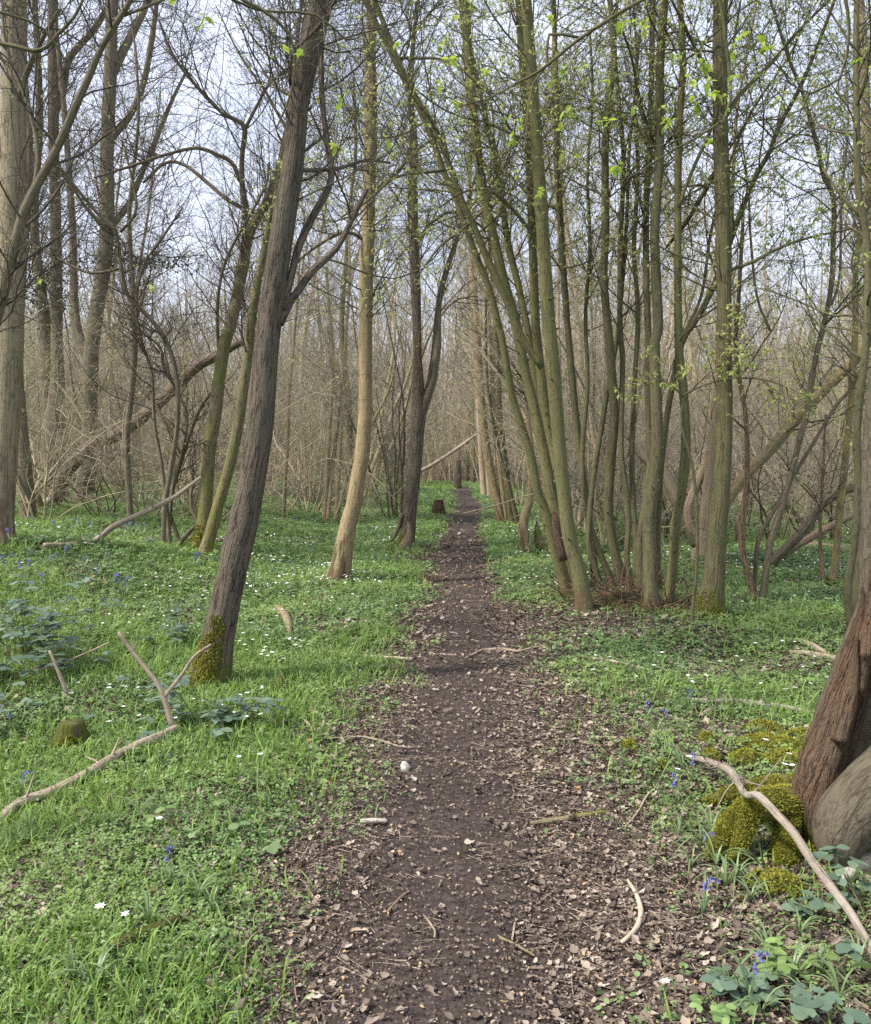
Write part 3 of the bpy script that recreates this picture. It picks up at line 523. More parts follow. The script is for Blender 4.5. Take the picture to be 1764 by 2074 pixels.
tree('hazel', 'slanting smooth pole with a dark fork crossing in front of the broad tan trunk', 'tree', [
    ('stem', 'grey', [(-176, 1300, 34), (-140, 1120, 30), (-80, 880, 26), (-30, 720, 23), (0, 617, 21), (24, 520, 21), (50, 427, 20), (78, 370, 17), (107, 317, 16), (135, 258, 15), (160, 200, 14), (185, 145, 13), (207, 93, 12), (240, 40, 11), (267, -5, 10)], dict(ext=1.5, dd=-.4, knots=14)),
    ('branch', 'grey', [(60, 415, 10), (74, 350, 9), (76, 300, 9), (62, 228, 8), (42, 175, 7), (22, 130, 6), (8, 60, 5), (4, 0, 4)], dict(d=6.9, dd=.1)),
    ('branch', 'olive2', [(-60, 80, 9), (0, 88, 8), (43, 97, 8), (70, 103, 8), (95, 95, 7), (117, 70, 7), (150, 35, 6), (172, -10, 5)], dict(d=6., dd=-.1)),
    ('branch', 'grey', [(104, 330, 8), (130, 350, 7), (160, 400, 6), (200, 450, 6), (235, 466, 5), (240, 520, 3)], dict(d=6.85, dd=.5)),
    ('branch', 'grey', [(230, 40, 6), (300, 12, 6), (330, 0, 5)], dict(d=6.5, dd=-.2))],
    cr=dict(n1=70, n2_=7, L1=(.4, 1.6), leaves=60, lsize=.06, lm='bigleaf', t0=.3, tpl=t_leaf()), flare=.1)
tree('twin_tree', 'grey twin trunk swelling into one foot behind the curved fallen log', 'tree', [
    ('trunk', 'grey', [(113, 1020, 60), (110, 990, 50), (108, 930, 48), (109, 880, 46), (113, 820, 34), (116, 760, 26), (115, 691, 23), (115, 600, 22), (113, 467, 21), (110, 333, 20), (108, 200, 20), (107, 0, 19)], dict(ext=4.)),
    ('fork', 'grey', [(106, 900, 30), (98, 850, 28), (95, 780, 28), (92, 691, 26), (84, 600, 22), (72, 500, 18), (70, 400, 16), (80, 250, 14), (76, 100, 12), (70, 0, 11)], dict(limb=1, dd=.6, ext=3.)),
    ('limb', 'grey', [(108, 240, 14), (128, 180, 14), (140, 120, 13), (190, 60, 12), (215, 20, 11)], dict(limb=1, dd=1.))],
    cr=dict(n1=140, n2_=7, L1=(1., 3.6), L2=(.5, 1.4), L3=(.2, .6), leaves=500, lsize=.05, t0=.25, r3=.003), flare=.3)
tree('forked_tree', 'tall grey trunk forking high against the sky right of the grey twin trunk', 'tree', [
    ('trunk', 'grey', [(168, 1040, 46), (170, 1000, 38), (178, 940, 33), (182, 860, 30), (182, 780, 30), (187, 691, 29), (200, 600, 28), (212, 530, 28), (217, 433, 27), (217, 300, 26), (224, 133, 24), (228, 0, 22)], dict(ext=4.)),
    ('fork', 'grey', [(222, 160, 20), (246, 110, 17), (272, 60, 15), (296, 10, 13)], dict(limb=1, dd=.8, ext=3.)),
    ('limb', 'grey', [(217, 290, 14), (262, 235, 13), (290, 170, 12), (306, 90, 11), (318, 0, 9)], dict(limb=1, dd=-.6)),
    ('limb', 'grey', [(185, 730, 22), (160, 680, 18), (150, 600, 16), (148, 480, 14), (140, 350, 12), (128, 200, 10), (118, 100, 9)], dict(limb=1, dd=.8, ext=2.)),
    ('limb', 'grey', [(217, 470, 13), (262, 410, 11), (290, 345, 10), (322, 268, 9), (350, 200, 7), (380, 140, 5)], dict(limb=1, dd=1.))],
    cr=dict(n1=150, n2_=7, L1=(1., 3.6), L2=(.5, 1.4), L3=(.2, .6), leaves=500, lsize=.05, t0=.25, r3=.003), flare=.3)
tree('slender_tree', 'plain brown trunk half hidden behind the broad tan trunk', 'tree', [
    ('trunk', 'grey', [(58, 1060, 32), (52, 970, 28), (42, 860, 26), (34, 740, 24), (40, 600, 20), (52, 450, 17), (60, 300, 14), (50, 150, 11), (46, 0, 9)], dict(ext=2.))],
    cr=dict(n1=40, L1=(.8, 2.4), leaves=300, lsize=.04, t0=.35, r3=.0025), flare=.3)
tree('mossy_tree', 'pair of leaning moss-streaked trunks from one foot, left of the stout dark trunk', 'tree', [
    ('trunk', 'mossy', [(404, 1118, 38), (408, 1095, 31), (413, 1058, 28), (418, 980, 28), (425, 900, 26), (434, 850, 26), (443, 774, 25), (456, 691, 24), (467, 660, 24), (480, 600, 23), (493, 533, 23), (502, 480, 20), (520, 443, 19), (547, 400, 18), (566, 343, 16), (577, 290, 14), (592, 200, 11), (600, 100, 9)], dict(ext=1.5, dd=.6)),
    ('trunk', 'mossy', [(414, 1132, 30), (421, 1100, 25), (430, 1068, 24), (440, 1030, 22), (452, 990, 22), (467, 935, 22), (483, 858, 21), (493, 791, 20), (502, 720, 19), (508, 660, 18), (520, 583, 17), (540, 483, 14), (562, 380, 11), (580, 260, 8), (600, 150, 6)], dict(ext=1.5, dd=-.3)),
    ('limb', 'grey', [(501, 480, 13), (499, 430, 12), (491, 380, 11), (490, 320, 10), (496, 262, 10), (480, 244, 9), (455, 232, 8), (425, 204, 8), (390, 165, 7), (362, 130, 6), (340, 90, 5), (322, 40, 4)], dict(d=13.8, dd=-.9)),
    ('limb', 'grey', [(489, 370, 9), (470, 330, 9), (445, 316, 8), (400, 300, 7), (340, 312, 6), (270, 335, 6), (190, 360, 4)], dict(d=13.8, dd=-.8)),
    ('limb', 'grey', [(496, 262, 7), (520, 215, 6), (545, 170, 6), (580, 142, 5), (620, 90, 4)], dict(d=13.6, dd=-.5)),
    ('limb', 'grey', [(446, 756, 7), (440, 640, 7), (448, 560, 6), (470, 500, 6), (510, 430, 5), (540, 370, 5), (544, 330, 4)], dict(d=13.6, dd=-.6)),
    ('limb', 'grey', [(488, 420, 9), (455, 400, 8), (420, 370, 8), (375, 335, 7), (335, 330, 6), (290, 370, 5)], dict(d=13.9, dd=.6))],
    cr=dict(n1=240, n2_=7, n3=6, L1=(.5, 2.3), L2=(.3, 1.), L3=(.12, .4), leaves=700, lsize=.036, t0=.35), flare=.3, moss=(0, .5, 900, .03, (-.5, -.6, 0), .5))
tree('hazel', 'crooked grey-brown hazel of thin bent stems between the curved log and the mossy pair', 'tree', [
    ('stem', 'grey', [(330, 1108, 11), (332, 1060, 10), (336, 1010, 10), (350, 924, 10), (360, 850, 9), (357, 758, 9), (336, 691, 9), (300, 640, 9), (270, 612, 9), (255, 590, 9), (244, 533, 8), (234, 467, 8), (200, 435, 7), (150, 375, 6), (118, 335, 6), (95, 290, 4)], dict(dd=-.6)),
    ('stem', 'grey', [(345, 1106, 9), (337, 1024, 8), (327, 941, 8), (313, 858, 7), (307, 758, 7), (287, 691, 6), (276, 620, 6), (290, 540, 5), (330, 480, 5), (370, 420, 3)], dict(dd=.4)),
    ('stem', 'grey', [(338, 1104, 8), (352, 980, 8), (372, 900, 7), (378, 840, 6), (352, 780, 6), (330, 740, 6), (322, 700, 5), (262, 660, 4)], dict(dd=.2)),
    ('stem', 'olive2', [(366, 1104, 9), (350, 1060, 8), (342, 1020, 8), (360, 960, 7), (372, 920, 7), (400, 840, 6), (430, 790, 5)], dict(dd=.3)),
    ('stem', 'grey', [(362, 1105, 9), (386, 1075, 8), (400, 1058, 7), (388, 1030, 7), (388, 990, 6), (404, 960, 5)], dict(dd=.2)),
    ('branch', 'olive2', [(243, 470, 6), (270, 440, 6), (275, 400, 5), (252, 300, 4)], dict(d=13.6, dd=.2)),
    ('branch', 'grey', [(240, 545, 6), (180, 552, 6), (110, 520, 5), (60, 490, 4), (40, 470, 3)], dict(d=13.7, dd=.3))],
    cr=dict(n1=150, n2_=7, n3=5, L1=(.4, 1.6), L2=(.25, .8), L3=(.1, .35), leaves=500, lsize=.036, t0=.4, wl=1.4), flare=.1)
tree('sapling', 'thin straight grey pole growing behind the crooked hazel', 'tree', [
    ('trunk', 'grey', [(266, 1062, 15), (263, 1024, 13), (257, 891, 13), (267, 791, 12), (273, 691, 12), (268, 560, 10), (262, 430, 8), (280, 250, 6), (276, 120, 5)], dict(ext=1.))],
    cr=dict(n1=30, L1=(.6, 1.8), leaves=200, lsize=.04, t0=.3), flare=.2)
tree('spreading_tree', 'low V-shaped tree, one limb broken short, behind the lone straight trunk', 'tree', [
    ('trunk', 'pink', [(1420, 1135, 40), (1422, 1110, 36), (1426, 1080, 30), (1434, 1000, 24), (1444, 900, 22), (1452, 830, 20), (1462, 700, 16), (1470, 560, 12), (1482, 400, 8), (1490, 250, 6)], dict(ext=2.)),
    ('limb', 'grey', [(1416, 1105, 28), (1400, 1072, 27), (1376, 1024, 26), (1349, 968, 26), (1322, 940, 25), (1300, 918, 23), (1281, 893, 18)], dict(limb=1, dd=.7, nocr=1, label='limb broken off at its end')),
    ('limb', 'pink', [(1408, 1090, 18), (1392, 1040, 18), (1410, 985, 18), (1432, 930, 18), (1444, 880, 18), (1452, 760, 14), (1462, 640, 9)], dict(limb=1, dd=.6)),
    ('limb', 'tan', [(1432, 1070, 22), (1455, 1035, 23), (1509, 964, 23), (1559, 911, 24), (1609, 851, 24), (1659, 798, 23), (1709, 751, 22), (1760, 700, 19), (1840, 620, 14)], dict(limb=1, dd=-.8))],
    cr=dict(n1=50, L1=(.5, 2.), leaves=800, lsize=.04, t0=.4), flare=.25)
tree('dead_sapling', 'flaking reddish dead stem and two grey poles from one foot', 'tree', [
    ('stem', 'dead', [(1530, 1215, 17), (1523, 1191, 14), (1506, 1124, 12), (1500, 1058, 15), (1512, 991, 11), (1513, 891, 10), (1508, 824, 9), (1496, 758, 9), (1490, 691, 9), (1496, 600, 8), (1503, 480, 7), (1506, 400, 5)], dict(label='flaking reddish dead stem')),
    ('stem', 'grey', [(1542, 1222, 16), (1548, 1190, 14), (1558, 1108, 13), (1576, 1051, 13), (1599, 974, 12), (1619, 891, 12), (1633, 841, 12), (1643, 774, 11), (1656, 708, 11), (1668, 660, 10), (1683, 583, 10), (1688, 483, 10), (1688, 400, 9), (1669, 360, 9), (1656, 300, 8), (1636, 227, 8), (1623, 180, 7), (1603, 133, 7), (1586, 83, 6), (1560, 0, 5)], dict(dd=-.4, ext=1.)),
    ('stem', 'grey', [(1527, 1212, 10), (1530, 1160, 9), (1537, 1091, 9), (1569, 1031, 8), (1619, 944, 8), (1659, 878, 7), (1696, 818, 7), (1726, 784, 6), (1745, 740, 5), (1780, 640, 4)], dict(dd=-.3)),
    ('branch', 'grey', [(1683, 620, 6), (1700, 560, 5), (1705, 400, 5), (1718, 250, 4), (1710, 100, 3)], dict(d=10., dd=.4)),
    ('branch', 'grey', [(1560, 670, 5), (1533, 600, 5), (1520, 480, 5), (1515, 380, 4), (1500, 260, 3)], dict(d=10.2, dd=.2))],
    cr=dict(n1=70, L1=(.4, 1.6), leaves=4000, lsize=.04, t0=.4, tm='twig2'), flare=.25, moss=None)
tree('lichened_tree', 'slim yellow-lichened stem with a mossy foot near the right edge', 'tree', [
    ('trunk', 'yellow', [(1686, 1186, 20), (1690, 1150, 15), (1699, 1058, 14), (1709, 958, 14), (1723, 824, 13), (1729, 724, 13), (1733, 650, 12), (1733, 560, 11), (1742, 480, 10), (1760, 400, 9)], dict(ext=2.)),
    ('stem', 'dead', [(1668, 1186, 9), (1661, 1108, 7), (1663, 1024, 6), (1668, 930, 5), (1672, 840, 4)], dict())],
    cr=dict(n1=30, L1=(.4, 1.5), leaves=500, lsize=.036, t0=.4), flare=.3, moss=(0, .3, 300, .03, None, .6))
tree('hazel', 'dark curving poles just inside the right edge above the rotten stump', 'tree', [
    ('stem', 'olive2', [(1728, 1275, 22), (1720, 1235, 18), (1716, 1191, 16), (1729, 1108, 16), (1739, 991, 16), (1735, 891, 16), (1743, 791, 16), (1754, 691, 15), (1758, 567, 14), (1753, 467, 14), (1740, 400, 14), (1736, 300, 13), (1734, 133, 12), (1736, 0, 11)], dict(ext=2., dd=-.2, knots=20)),
    ('stem', 'olive2', [(1734, 1262, 18), (1738, 1170, 16), (1748, 1080, 15), (1764, 985, 14), (1790, 850, 13), (1810, 700, 12), (1830, 500, 10)], dict(dd=.3, ext=1.)),
    ('branch', 'olive2', [(1745, 440, 7), (1715, 410, 6), (1685, 370, 5), (1665, 340, 3)], dict(d=7.8, dd=.2)),
    ('branch', 'olive2', [(1755, 700, 6), (1730, 640, 5), (1690, 640, 5), (1620, 612, 4), (1550, 585, 3)], dict(d=7.8, dd=.8))],
    cr=dict(n1=60, L1=(.4, 1.4), leaves=4000, lsize=.042, t0=.3, tm='twig2'), flare=.2)
tree('pinkish_tree', 'pale pinkish trunk cut by the right edge behind the dark curving poles', 'tree', [
    ('trunk', 'pink', [(1795, 1150, 30), (1790, 900, 25), (1778, 600, 21), (1764, 433, 19), (1756, 300, 18), (1749, 100, 17), (1742, 0, 16)], dict(ext=3.))],
    cr=dict(n1=40, L1=(.8, 2.4), leaves=800, lsize=.04, t0=.3, r3=.0025), flare=.3)
tree('small_tree', 'short S-curved trunk with a mossy root beside the path behind the coppice', 'tree', [
    ('trunk', 'tan', [(1065, 1122, 24), (1062, 1100, 21), (1060, 1062, 20), (1066, 1035, 18), (1074, 1010, 16), (1076, 975, 14), (1078, 930, 12), (1070, 850, 10), (1060, 740, 8), (1040, 600, 6)], dict()),
    ('mossy_root', 'mossy', [(1100, 1118, 20), (1092, 1095, 22), (1088, 1072, 12), (1088, 1055, 4)], dict(nocr=1, d=14.5))],
    cr=dict(n1=40, L1=(.4, 1.5), leaves=700, lsize=.036, t0=.5), flare=.25)
RW = [
    ('slender tan poles in a row along the right of the path', [
        ('stem', 'tan', [(1018, 1062, 22), (1010, 1025, 19), (1000, 985, 18), (985, 908, 17), (976, 824, 16), (969, 724, 15), (964, 640, 14), (956, 520, 12), (950, 400, 9), (956, 250, 6)], dict(ext=1.)),
        ('stem', 'tan', [(1026, 1062, 15), (1018, 1000, 13), (1010, 930, 12), (1000, 820, 11), (996, 700, 10), (985, 560, 8), (975, 420, 6)], dict(dd=.5)),
        ('stem', 'olive2', [(1040, 1066, 15), (1035, 1050, 13), (1021, 924, 12), (1011, 824, 12), (1008, 724, 11), (1000, 600, 9), (990, 460, 7), (996, 300, 5)], dict(dd=-.5)),
        ('stem', 'olive2', [(1050, 1070, 11), (1030, 980, 8), (1012, 920, 8), (995, 830, 7), (985, 740, 6), (984, 600, 5)], dict(dd=-.8))]),
    ('pair of slender poles where the path bends, beyond the tan poles on its right', [
        ('stem', 'far', [(981, 1006, 14), (977, 960, 12), (974, 920, 11), (970, 850, 10), (966, 780, 9), (955, 650, 7), (960, 500, 5)], dict()),
        ('stem', 'far', [(992, 1010, 10), (988, 960, 9), (984, 900, 8), (978, 800, 7), (978, 700, 6), (985, 560, 5)], dict(dd=.7))])]
for lab, st in RW:
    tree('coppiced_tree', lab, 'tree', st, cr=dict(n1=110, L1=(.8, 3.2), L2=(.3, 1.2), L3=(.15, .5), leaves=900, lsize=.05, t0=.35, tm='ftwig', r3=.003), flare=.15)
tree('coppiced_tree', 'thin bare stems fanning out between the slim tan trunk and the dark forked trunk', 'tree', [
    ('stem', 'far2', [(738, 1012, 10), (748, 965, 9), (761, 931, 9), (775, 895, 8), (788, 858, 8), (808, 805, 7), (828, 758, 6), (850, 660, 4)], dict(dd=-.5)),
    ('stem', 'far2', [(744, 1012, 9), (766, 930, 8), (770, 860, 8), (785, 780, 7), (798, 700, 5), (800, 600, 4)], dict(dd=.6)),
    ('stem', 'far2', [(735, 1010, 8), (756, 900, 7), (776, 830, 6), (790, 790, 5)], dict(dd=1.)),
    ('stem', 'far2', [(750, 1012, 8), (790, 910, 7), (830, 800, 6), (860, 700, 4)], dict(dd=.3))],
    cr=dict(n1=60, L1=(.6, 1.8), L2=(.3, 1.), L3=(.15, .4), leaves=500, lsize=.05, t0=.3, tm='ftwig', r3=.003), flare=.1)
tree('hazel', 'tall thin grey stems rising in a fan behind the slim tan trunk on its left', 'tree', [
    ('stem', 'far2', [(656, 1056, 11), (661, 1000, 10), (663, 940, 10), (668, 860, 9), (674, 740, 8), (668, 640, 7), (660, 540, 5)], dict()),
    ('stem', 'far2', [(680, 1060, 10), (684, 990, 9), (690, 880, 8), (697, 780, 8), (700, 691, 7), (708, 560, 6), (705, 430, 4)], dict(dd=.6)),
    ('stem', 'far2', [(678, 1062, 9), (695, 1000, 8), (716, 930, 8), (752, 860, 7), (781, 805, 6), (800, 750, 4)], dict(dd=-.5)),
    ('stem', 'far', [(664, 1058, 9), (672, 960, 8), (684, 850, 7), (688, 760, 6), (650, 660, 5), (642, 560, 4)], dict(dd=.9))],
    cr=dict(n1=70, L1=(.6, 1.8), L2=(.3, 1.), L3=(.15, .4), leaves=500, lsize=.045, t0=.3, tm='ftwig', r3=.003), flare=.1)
# hazels that stand beside the viewer, out of the picture, and reach in over the path
tree('overhanging_hazel', 'hazel reaching in over the path from the right with fresh bright leaves', 'tree', [
    ('trunk', 'olive', [(2500, 1700, 60), (2450, 1300, 52), (2380, 900, 46), (2250, 500, 38), (2120, 150, 30), (1990, -60, 22)], dict(nocr=1)),
    ('branch', 'olive2', [(1990, -60, 22), (1700, -60, 12), (1450, -70, 10), (1300, 0, 8), (1176, 77, 7), (1135, 110, 7), (1088, 147, 6), (1048, 167, 6), (988, 200, 4), (921, 217, 3)], dict(d=4., dd=.9)),
    ('branch', 'olive2', [(1176, 77, 6), (1112, 70, 6), (1108, 130, 5), (1080, 170, 5), (1066, 240, 4), (1050, 290, 3), (1000, 320, 2)], dict(d=4.9, dd=.1)),
    ('branch', 'olive2', [(1450, -70, 8), (1480, 200, 6), (1440, 260, 5), (1370, 300, 4), (1290, 350, 3), (1220, 390, 2)], dict(d=4.6, dd=.2)),
    ('branch', 'olive2', [(1700, -60, 8), (1720, 60, 6), (1700, 160, 5), (1640, 190, 4), (1610, 260, 2)], dict(d=4.4, dd=.2))],
    cr=dict(n1=26, n2_=3, n3=2, L1=(.2, .7), L2=(.1, .4), L3=(.05, .2), leaves=300, lsize=.05, lm='bigleaf', t0=.35, tpl=t_leaf(), tm='twig2'), flare=.1)
tree('overhanging_hazel', 'hazel reaching in from the upper left with a few fresh bright leaves', 'tree', [
    ('trunk', 'olive', [(-900, 1800, 60), (-860, 1300, 52), (-760, 800, 46), (-620, 400, 36), (-440, 100, 26), (-300, -60, 18)], dict(nocr=1)),
    ('branch', 'olive2', [(-300, -60, 14), (0, -90, 9), (250, -50, 8), (440, -20, 7), (560, 40, 6), (596, 100, 5), (592, 180, 4), (560, 260, 3)], dict(d=4., dd=.6)),
    ('branch', 'olive2', [(-300, -60, 10), (-100, 0, 7), (20, 30, 6), (90, 60, 5), (130, 120, 3)], dict(d=4., dd=.3)),
    ('branch', 'olive2', [(440, -20, 6), (520, 20, 5), (640, 30, 5), (700, 80, 4), (735, 70, 3)], dict(d=4.4, dd=.2))],
    cr=dict(n1=16, n2_=3, n3=2, L1=(.2, .6), L2=(.1, .35), L3=(.05, .2), leaves=90, lsize=.05, lm='bigleaf', t0=.35, tpl=t_leaf(), tm='twig2'), flare=.1)
tree('leafy_sapling', 'low sapling spreading a flat spray of pale new leaves across the lone straight trunk', 'tree', [
    ('stem', 'olive2', [(1400, 1262, 8), (1412, 1120, 7), (1405, 960, 6), (1380, 860, 5), (1385, 800, 5)], dict(nocr=1)),
    ('branch', 'olive2', [(1385, 800, 5), (1430, 778, 4), (1490, 766, 4), (1560, 772, 3), (1640, 805, 2)], dict(d=8.2, dd=-.1)),
    ('branch', 'olive2', [(1385, 805, 5), (1360, 780, 4), (1330, 770, 3), (1290, 790, 2)], dict(d=8.2, dd=-.1)),
    ('branch', 'olive2', [(1395, 795, 4), (1450, 745, 3), (1510, 725, 2)], dict(d=8.2, dd=.3))],
    cr=dict(n1=40, n2_=4, n3=2, L1=(.15, .4), L2=(.08, .2), L3=(.04, .1), leaves=1100, lsize=.042, lm='budleaf', t0=.1, tpl=t_leaf(), tm='twig2', up=0.), flare=.1)

# the broken rotten tree at the right edge, close by
d0 = G(1690, 1700); rt = thing('broken_tree', 'broken rotten trunk with smooth grey living limb and mossy roots', 'tree', d0)
D = d0[1]
def piece(pn, mt, pts, dd=0., lab=None, dep=None, **k):
    P = path3(pts, dep or D, dd, step=.02); mb = solid(P, k=30, disp=barkdisp(0, rough=k.get('rough', .07), lump=k.get('lump', .1), fr=k.get('fr', 9), seed=rng.integers(999)))
    o = mb.build(pn, M[mt], rt, bk=True)
    if lab: o['label'] = lab
    return P
piece('trunk', 'smooth', [(1700, 1745, 150), (1696, 1690, 172), (1702, 1640, 184), (1722, 1569, 198), (1750, 1482, 192), (1780, 1382, 178), (1794, 1300, 146), (1796, 1240, 116), (1790, 1190, 80), (1772, 1165, 30)], [0., .1], None, rough=.05, lump=.12, fr=10)
piece('rotten_wood', 'rotten', [(1652, 1700, 60), (1646, 1660, 76), (1648, 1610, 84), (1660, 1560, 82), (1682, 1490, 76), (1706, 1410, 68), (1730, 1330, 56), (1748, 1262, 40), (1755, 1205, 12)], [-.13, -.08], 'crumbling reddish-brown rotten strip', rough=.16, lump=.22, fr=16)
piece('splinter', 'rotten', [(1672, 1660, 70), (1690, 1569, 62), (1716, 1482, 52), (1744, 1382, 40), (1756, 1300, 28), (1752, 1210, 8)], [-.1, -.05], None, rough=.14, lump=.2, fr=16)
piece('splinter', 'dead', [(1640, 1650, 60), (1652, 1569, 48), (1682, 1470, 40), (1712, 1370, 30), (1738, 1280, 18), (1746, 1225, 6)], [.02, .05], None, rough=.14, lump=.2, fr=16)
piece('upper_trunk', 'smooth', [(1790, 1330, 90), (1793, 1240, 98), (1797, 1100, 98), (1803, 900, 102), (1815, 760, 98), (1850, 500, 90), (1890, 100, 80), (1900, -60, 74)], [.05, .2], 'smooth grey upper trunk', rough=.02, lump=.05)
for pts, dz in (([(1760, 1330, 44), (1768, 1230, 28), (1766, 1130, 4)], -.22), ([(1735, 1400, 36), (1748, 1300, 24), (1747, 1190, 4)], -.16), ([(1790, 1300, 50), (1786, 1200, 30), (1778, 1110, 5)], -.24), ([(1700, 1500, 40), (1724, 1390, 30), (1736, 1290, 6)], -.2)):
    piece('splinter', 'rotten', pts, [0, .04], None, dep=D + dz, rough=.2, lump=.3, fr=18)
piece('living_limb', 'smooth', [(1704, 1738, 58), (1702, 1716, 84), (1708, 1680, 100), (1726, 1640, 108), (1762, 1594, 110), (1806, 1548, 108), (1860, 1470, 104), (1910, 1380, 98), (1960, 1240, 92), (1990, 1000, 84), (2004, 600, 72), (2030, 200, 58), (2040, -150, 40)], [-.32, -.3, -.1, .1, .2, .3, .3], 'smooth grey living limb with a swollen end', rough=.09, lump=.32, fr=6)
piece('root', 'lichen', [(1790, 1752, 50), (1752, 1750, 42), (1726, 1760, 36), (1714, 1790, 34), (1722, 1828, 36), (1742, 1866, 38)], [-.25, -.55], 'pale smooth root bending to the ground', rough=.02)
roots = [piece('mossy_root', 'mossbark', pts, dd, 'moss-covered root') for pts, dd in (
    ([(1660, 1650, 90), (1612, 1632, 78), (1550, 1630, 64), (1500, 1655, 56), (1462, 1700, 40), (1440, 1740, 20)], [-.05, -.25]),
    ([(1640, 1600, 50), (1590, 1592, 44), (1530, 1596, 34), (1470, 1610, 26), (1420, 1632, 14)], [.1, .35]),
    ([(1530, 1628, 44), (1508, 1664, 44), (1498, 1704, 38), (1488, 1745, 24)], [-.18, -.28]), ([(1600, 1640, 60), (1596, 1690, 54), (1588, 1740, 52), (1578, 1795, 36)], [-.1, -.3]),
    ([(1660, 1700, 80), (1610, 1740, 78), (1566, 1782, 70), (1530, 1822, 40), (1520, 1850, 16)], [-.05, -.4]))]
piece('hollow_shade', 'shade_black', [(1676, 1740, 50), (1694, 1766, 70), (1730, 1790, 76), (1790, 1800, 70)], [-.12, -.2], 'near-black solid painted as the deep shade under the trunk')  # solid body, not an opening; the shade under the trunk is its colour
mb = MB()
for P, n in zip(roots + [path3([(1676, 1750, 130), (1680, 1690, 134), (1684, 1640, 132)], D, -.02)], (12000, 5000, 5000, 8000, 9000, 3500)):
    i = rng.integers(0, len(P) - 1, n); f = rng.random(n)[:, None]; c = P[i] * (1 - f) + P[i + 1] * f; d = nrm(P[i + 1, :3] - P[i, :3])
    o = nrm(rng.normal(size=(n, 3)) + np.array([0, -.35, .9])); o = nrm(o - (o * d).sum(1, keepdims=True) * d); q = c[:, :3] + o * (c[:, 3:4] * 1.03)
    kp = fbm(q * 11, 3, 2) > .37; q, o = q[kp], o[kp]; k = len(q)
    scatter(mb, t_diamond(), q, rng.uniform(.005, .012, k), np.arctan2(o[:, 1], o[:, 0]) - 1.57 + rng.normal(size=k) * .8, rng.uniform(-.4, 1.3, k), rng.uniform(-.8, .8, k))
mb.build('moss', M['moss'], rt)

# ---- fallen and leaning wood
def stick(name, label, mt, pts, cat='stick', d=None, dd=0., lift=.6, group=None, forks=(), raise_from=None, rough=.05, lump=.08):
    """a stick lying on the ground: every traced point is laid on the ground unless a depth says otherwise"""
    out = []
    for i, (x, y, w) in enumerate(pts):
        if d is None and (raise_from is None or i <= raise_from):
            p = G(x, y); r = w * p[1] / F / 2; p = p + np.array([0, 0, r * lift + .016])
        else:
            dl = (d if d is not None else out[raise_from][1]) + (np.interp(i / max(1, len(pts) - 1), np.linspace(0, 1, len(dd)), dd) if isinstance(dd, list) else dd * i / max(1, len(pts) - 1)); p = at(x, y, dl); r = w * dl / F / 2
        out.append([*p, r])
    P = spline(out, .03); mb = solid(P, k=10, disp=barkdisp(0, rough=rough, lump=lump, seed=rng.integers(999)))
    if cat in ('branch', 'pole'):   # snapped side twigs
        q_, d_, l_, r_ = spawn(P[None, :, :3], P[None, :, 3], 9, .08, .95, (35, 75), (.04, .22), (.25, .45), .3, .0015); B_s, R_s = grow(q_, d_, l_, r_, 4, .15); tubes(mb, B_s, R_s, 5)
    for fk in forks:
        q = np.array(fk, float); Q = []
        for x, y, w in fk:
            dl = np.interp(x, *zip(*sorted((o_[0] * F / o_[1] + W0 / 2, o_[1]) for o_ in out))); Q.append([*at(x, y, dl), w * dl / F / 2])
        solid(spline(Q, .03), k=8, disp=barkdisp(0, rough=.05, seed=3), mb=mb)
    return tag(mb.build(name, M[mt], bk=True), label, cat, group)
stick('fallen_branch', 'grey-brown fallen branch bent upright in a fork among the brambles, left foreground', 'stick',
      [(-40, 1700, 22), (0, 1679, 21), (43, 1645, 21), (100, 1625, 21), (160, 1595, 20), (233, 1552, 20), (277, 1529, 20), (333, 1505, 19), (357, 1490, 17), (347, 1462, 13), (333, 1415, 11), (317, 1382, 10), (277, 1331, 9), (240, 1281, 7)], 'branch',
      raise_from=8, dd=.0, lift=1.3, forks=[[(333, 1412, 9), (345, 1395, 9), (363, 1374, 8), (390, 1334, 7), (408, 1318, 6), (427, 1306, 5)]])
stick('fallen_branch', 'long lichen-spotted broken branch propped across the mossy roots of the rotten trunk', 'lichen',
      [(1383, 1530, 10), (1420, 1538, 12), (1453, 1549, 15), (1483, 1566, 16), (1509, 1608, 15), (1536, 1612, 17), (1576, 1652, 18), (1609, 1689, 19), (1643, 1742, 19), (1693, 1809, 19), (1726, 1855, 19), (1764, 1922, 20), (1810, 2000, 20)], 'branch', d=4.5, dd=[0, -.5, -1.2, -1.45, -1.6, -1.78, -1.95])
stick('fallen_log', 'large curved log sweeping up from a torn root across the wood', 'log',
      [(104, 1046, 26), (113, 1008, 28), (133, 958, 28), (167, 918, 27), (200, 894, 26), (233, 883, 25), (267, 861, 26), (300, 834, 26), (333, 804, 25), (367, 771, 24), (400, 741, 22), (433, 724, 20), (473, 701, 17), (520, 675, 13), (570, 640, 9)], 'log', d=18.4, dd=-1.5)
stick('torn_root', 'pale broken root jutting from the foot of the curved log', 'birch', [(103, 1012, 12), (88, 1020, 13), (73, 1034, 11), (62, 1055, 10), (50, 1080, 8)], 'root', d=18.)
stick('root_stump', 'splintered upright root stump beside the curved log', 'dead', [(92, 1076, 22), (84, 1040, 20), (76, 1010, 16), (70, 985, 6)], 'stump', d=17.6)
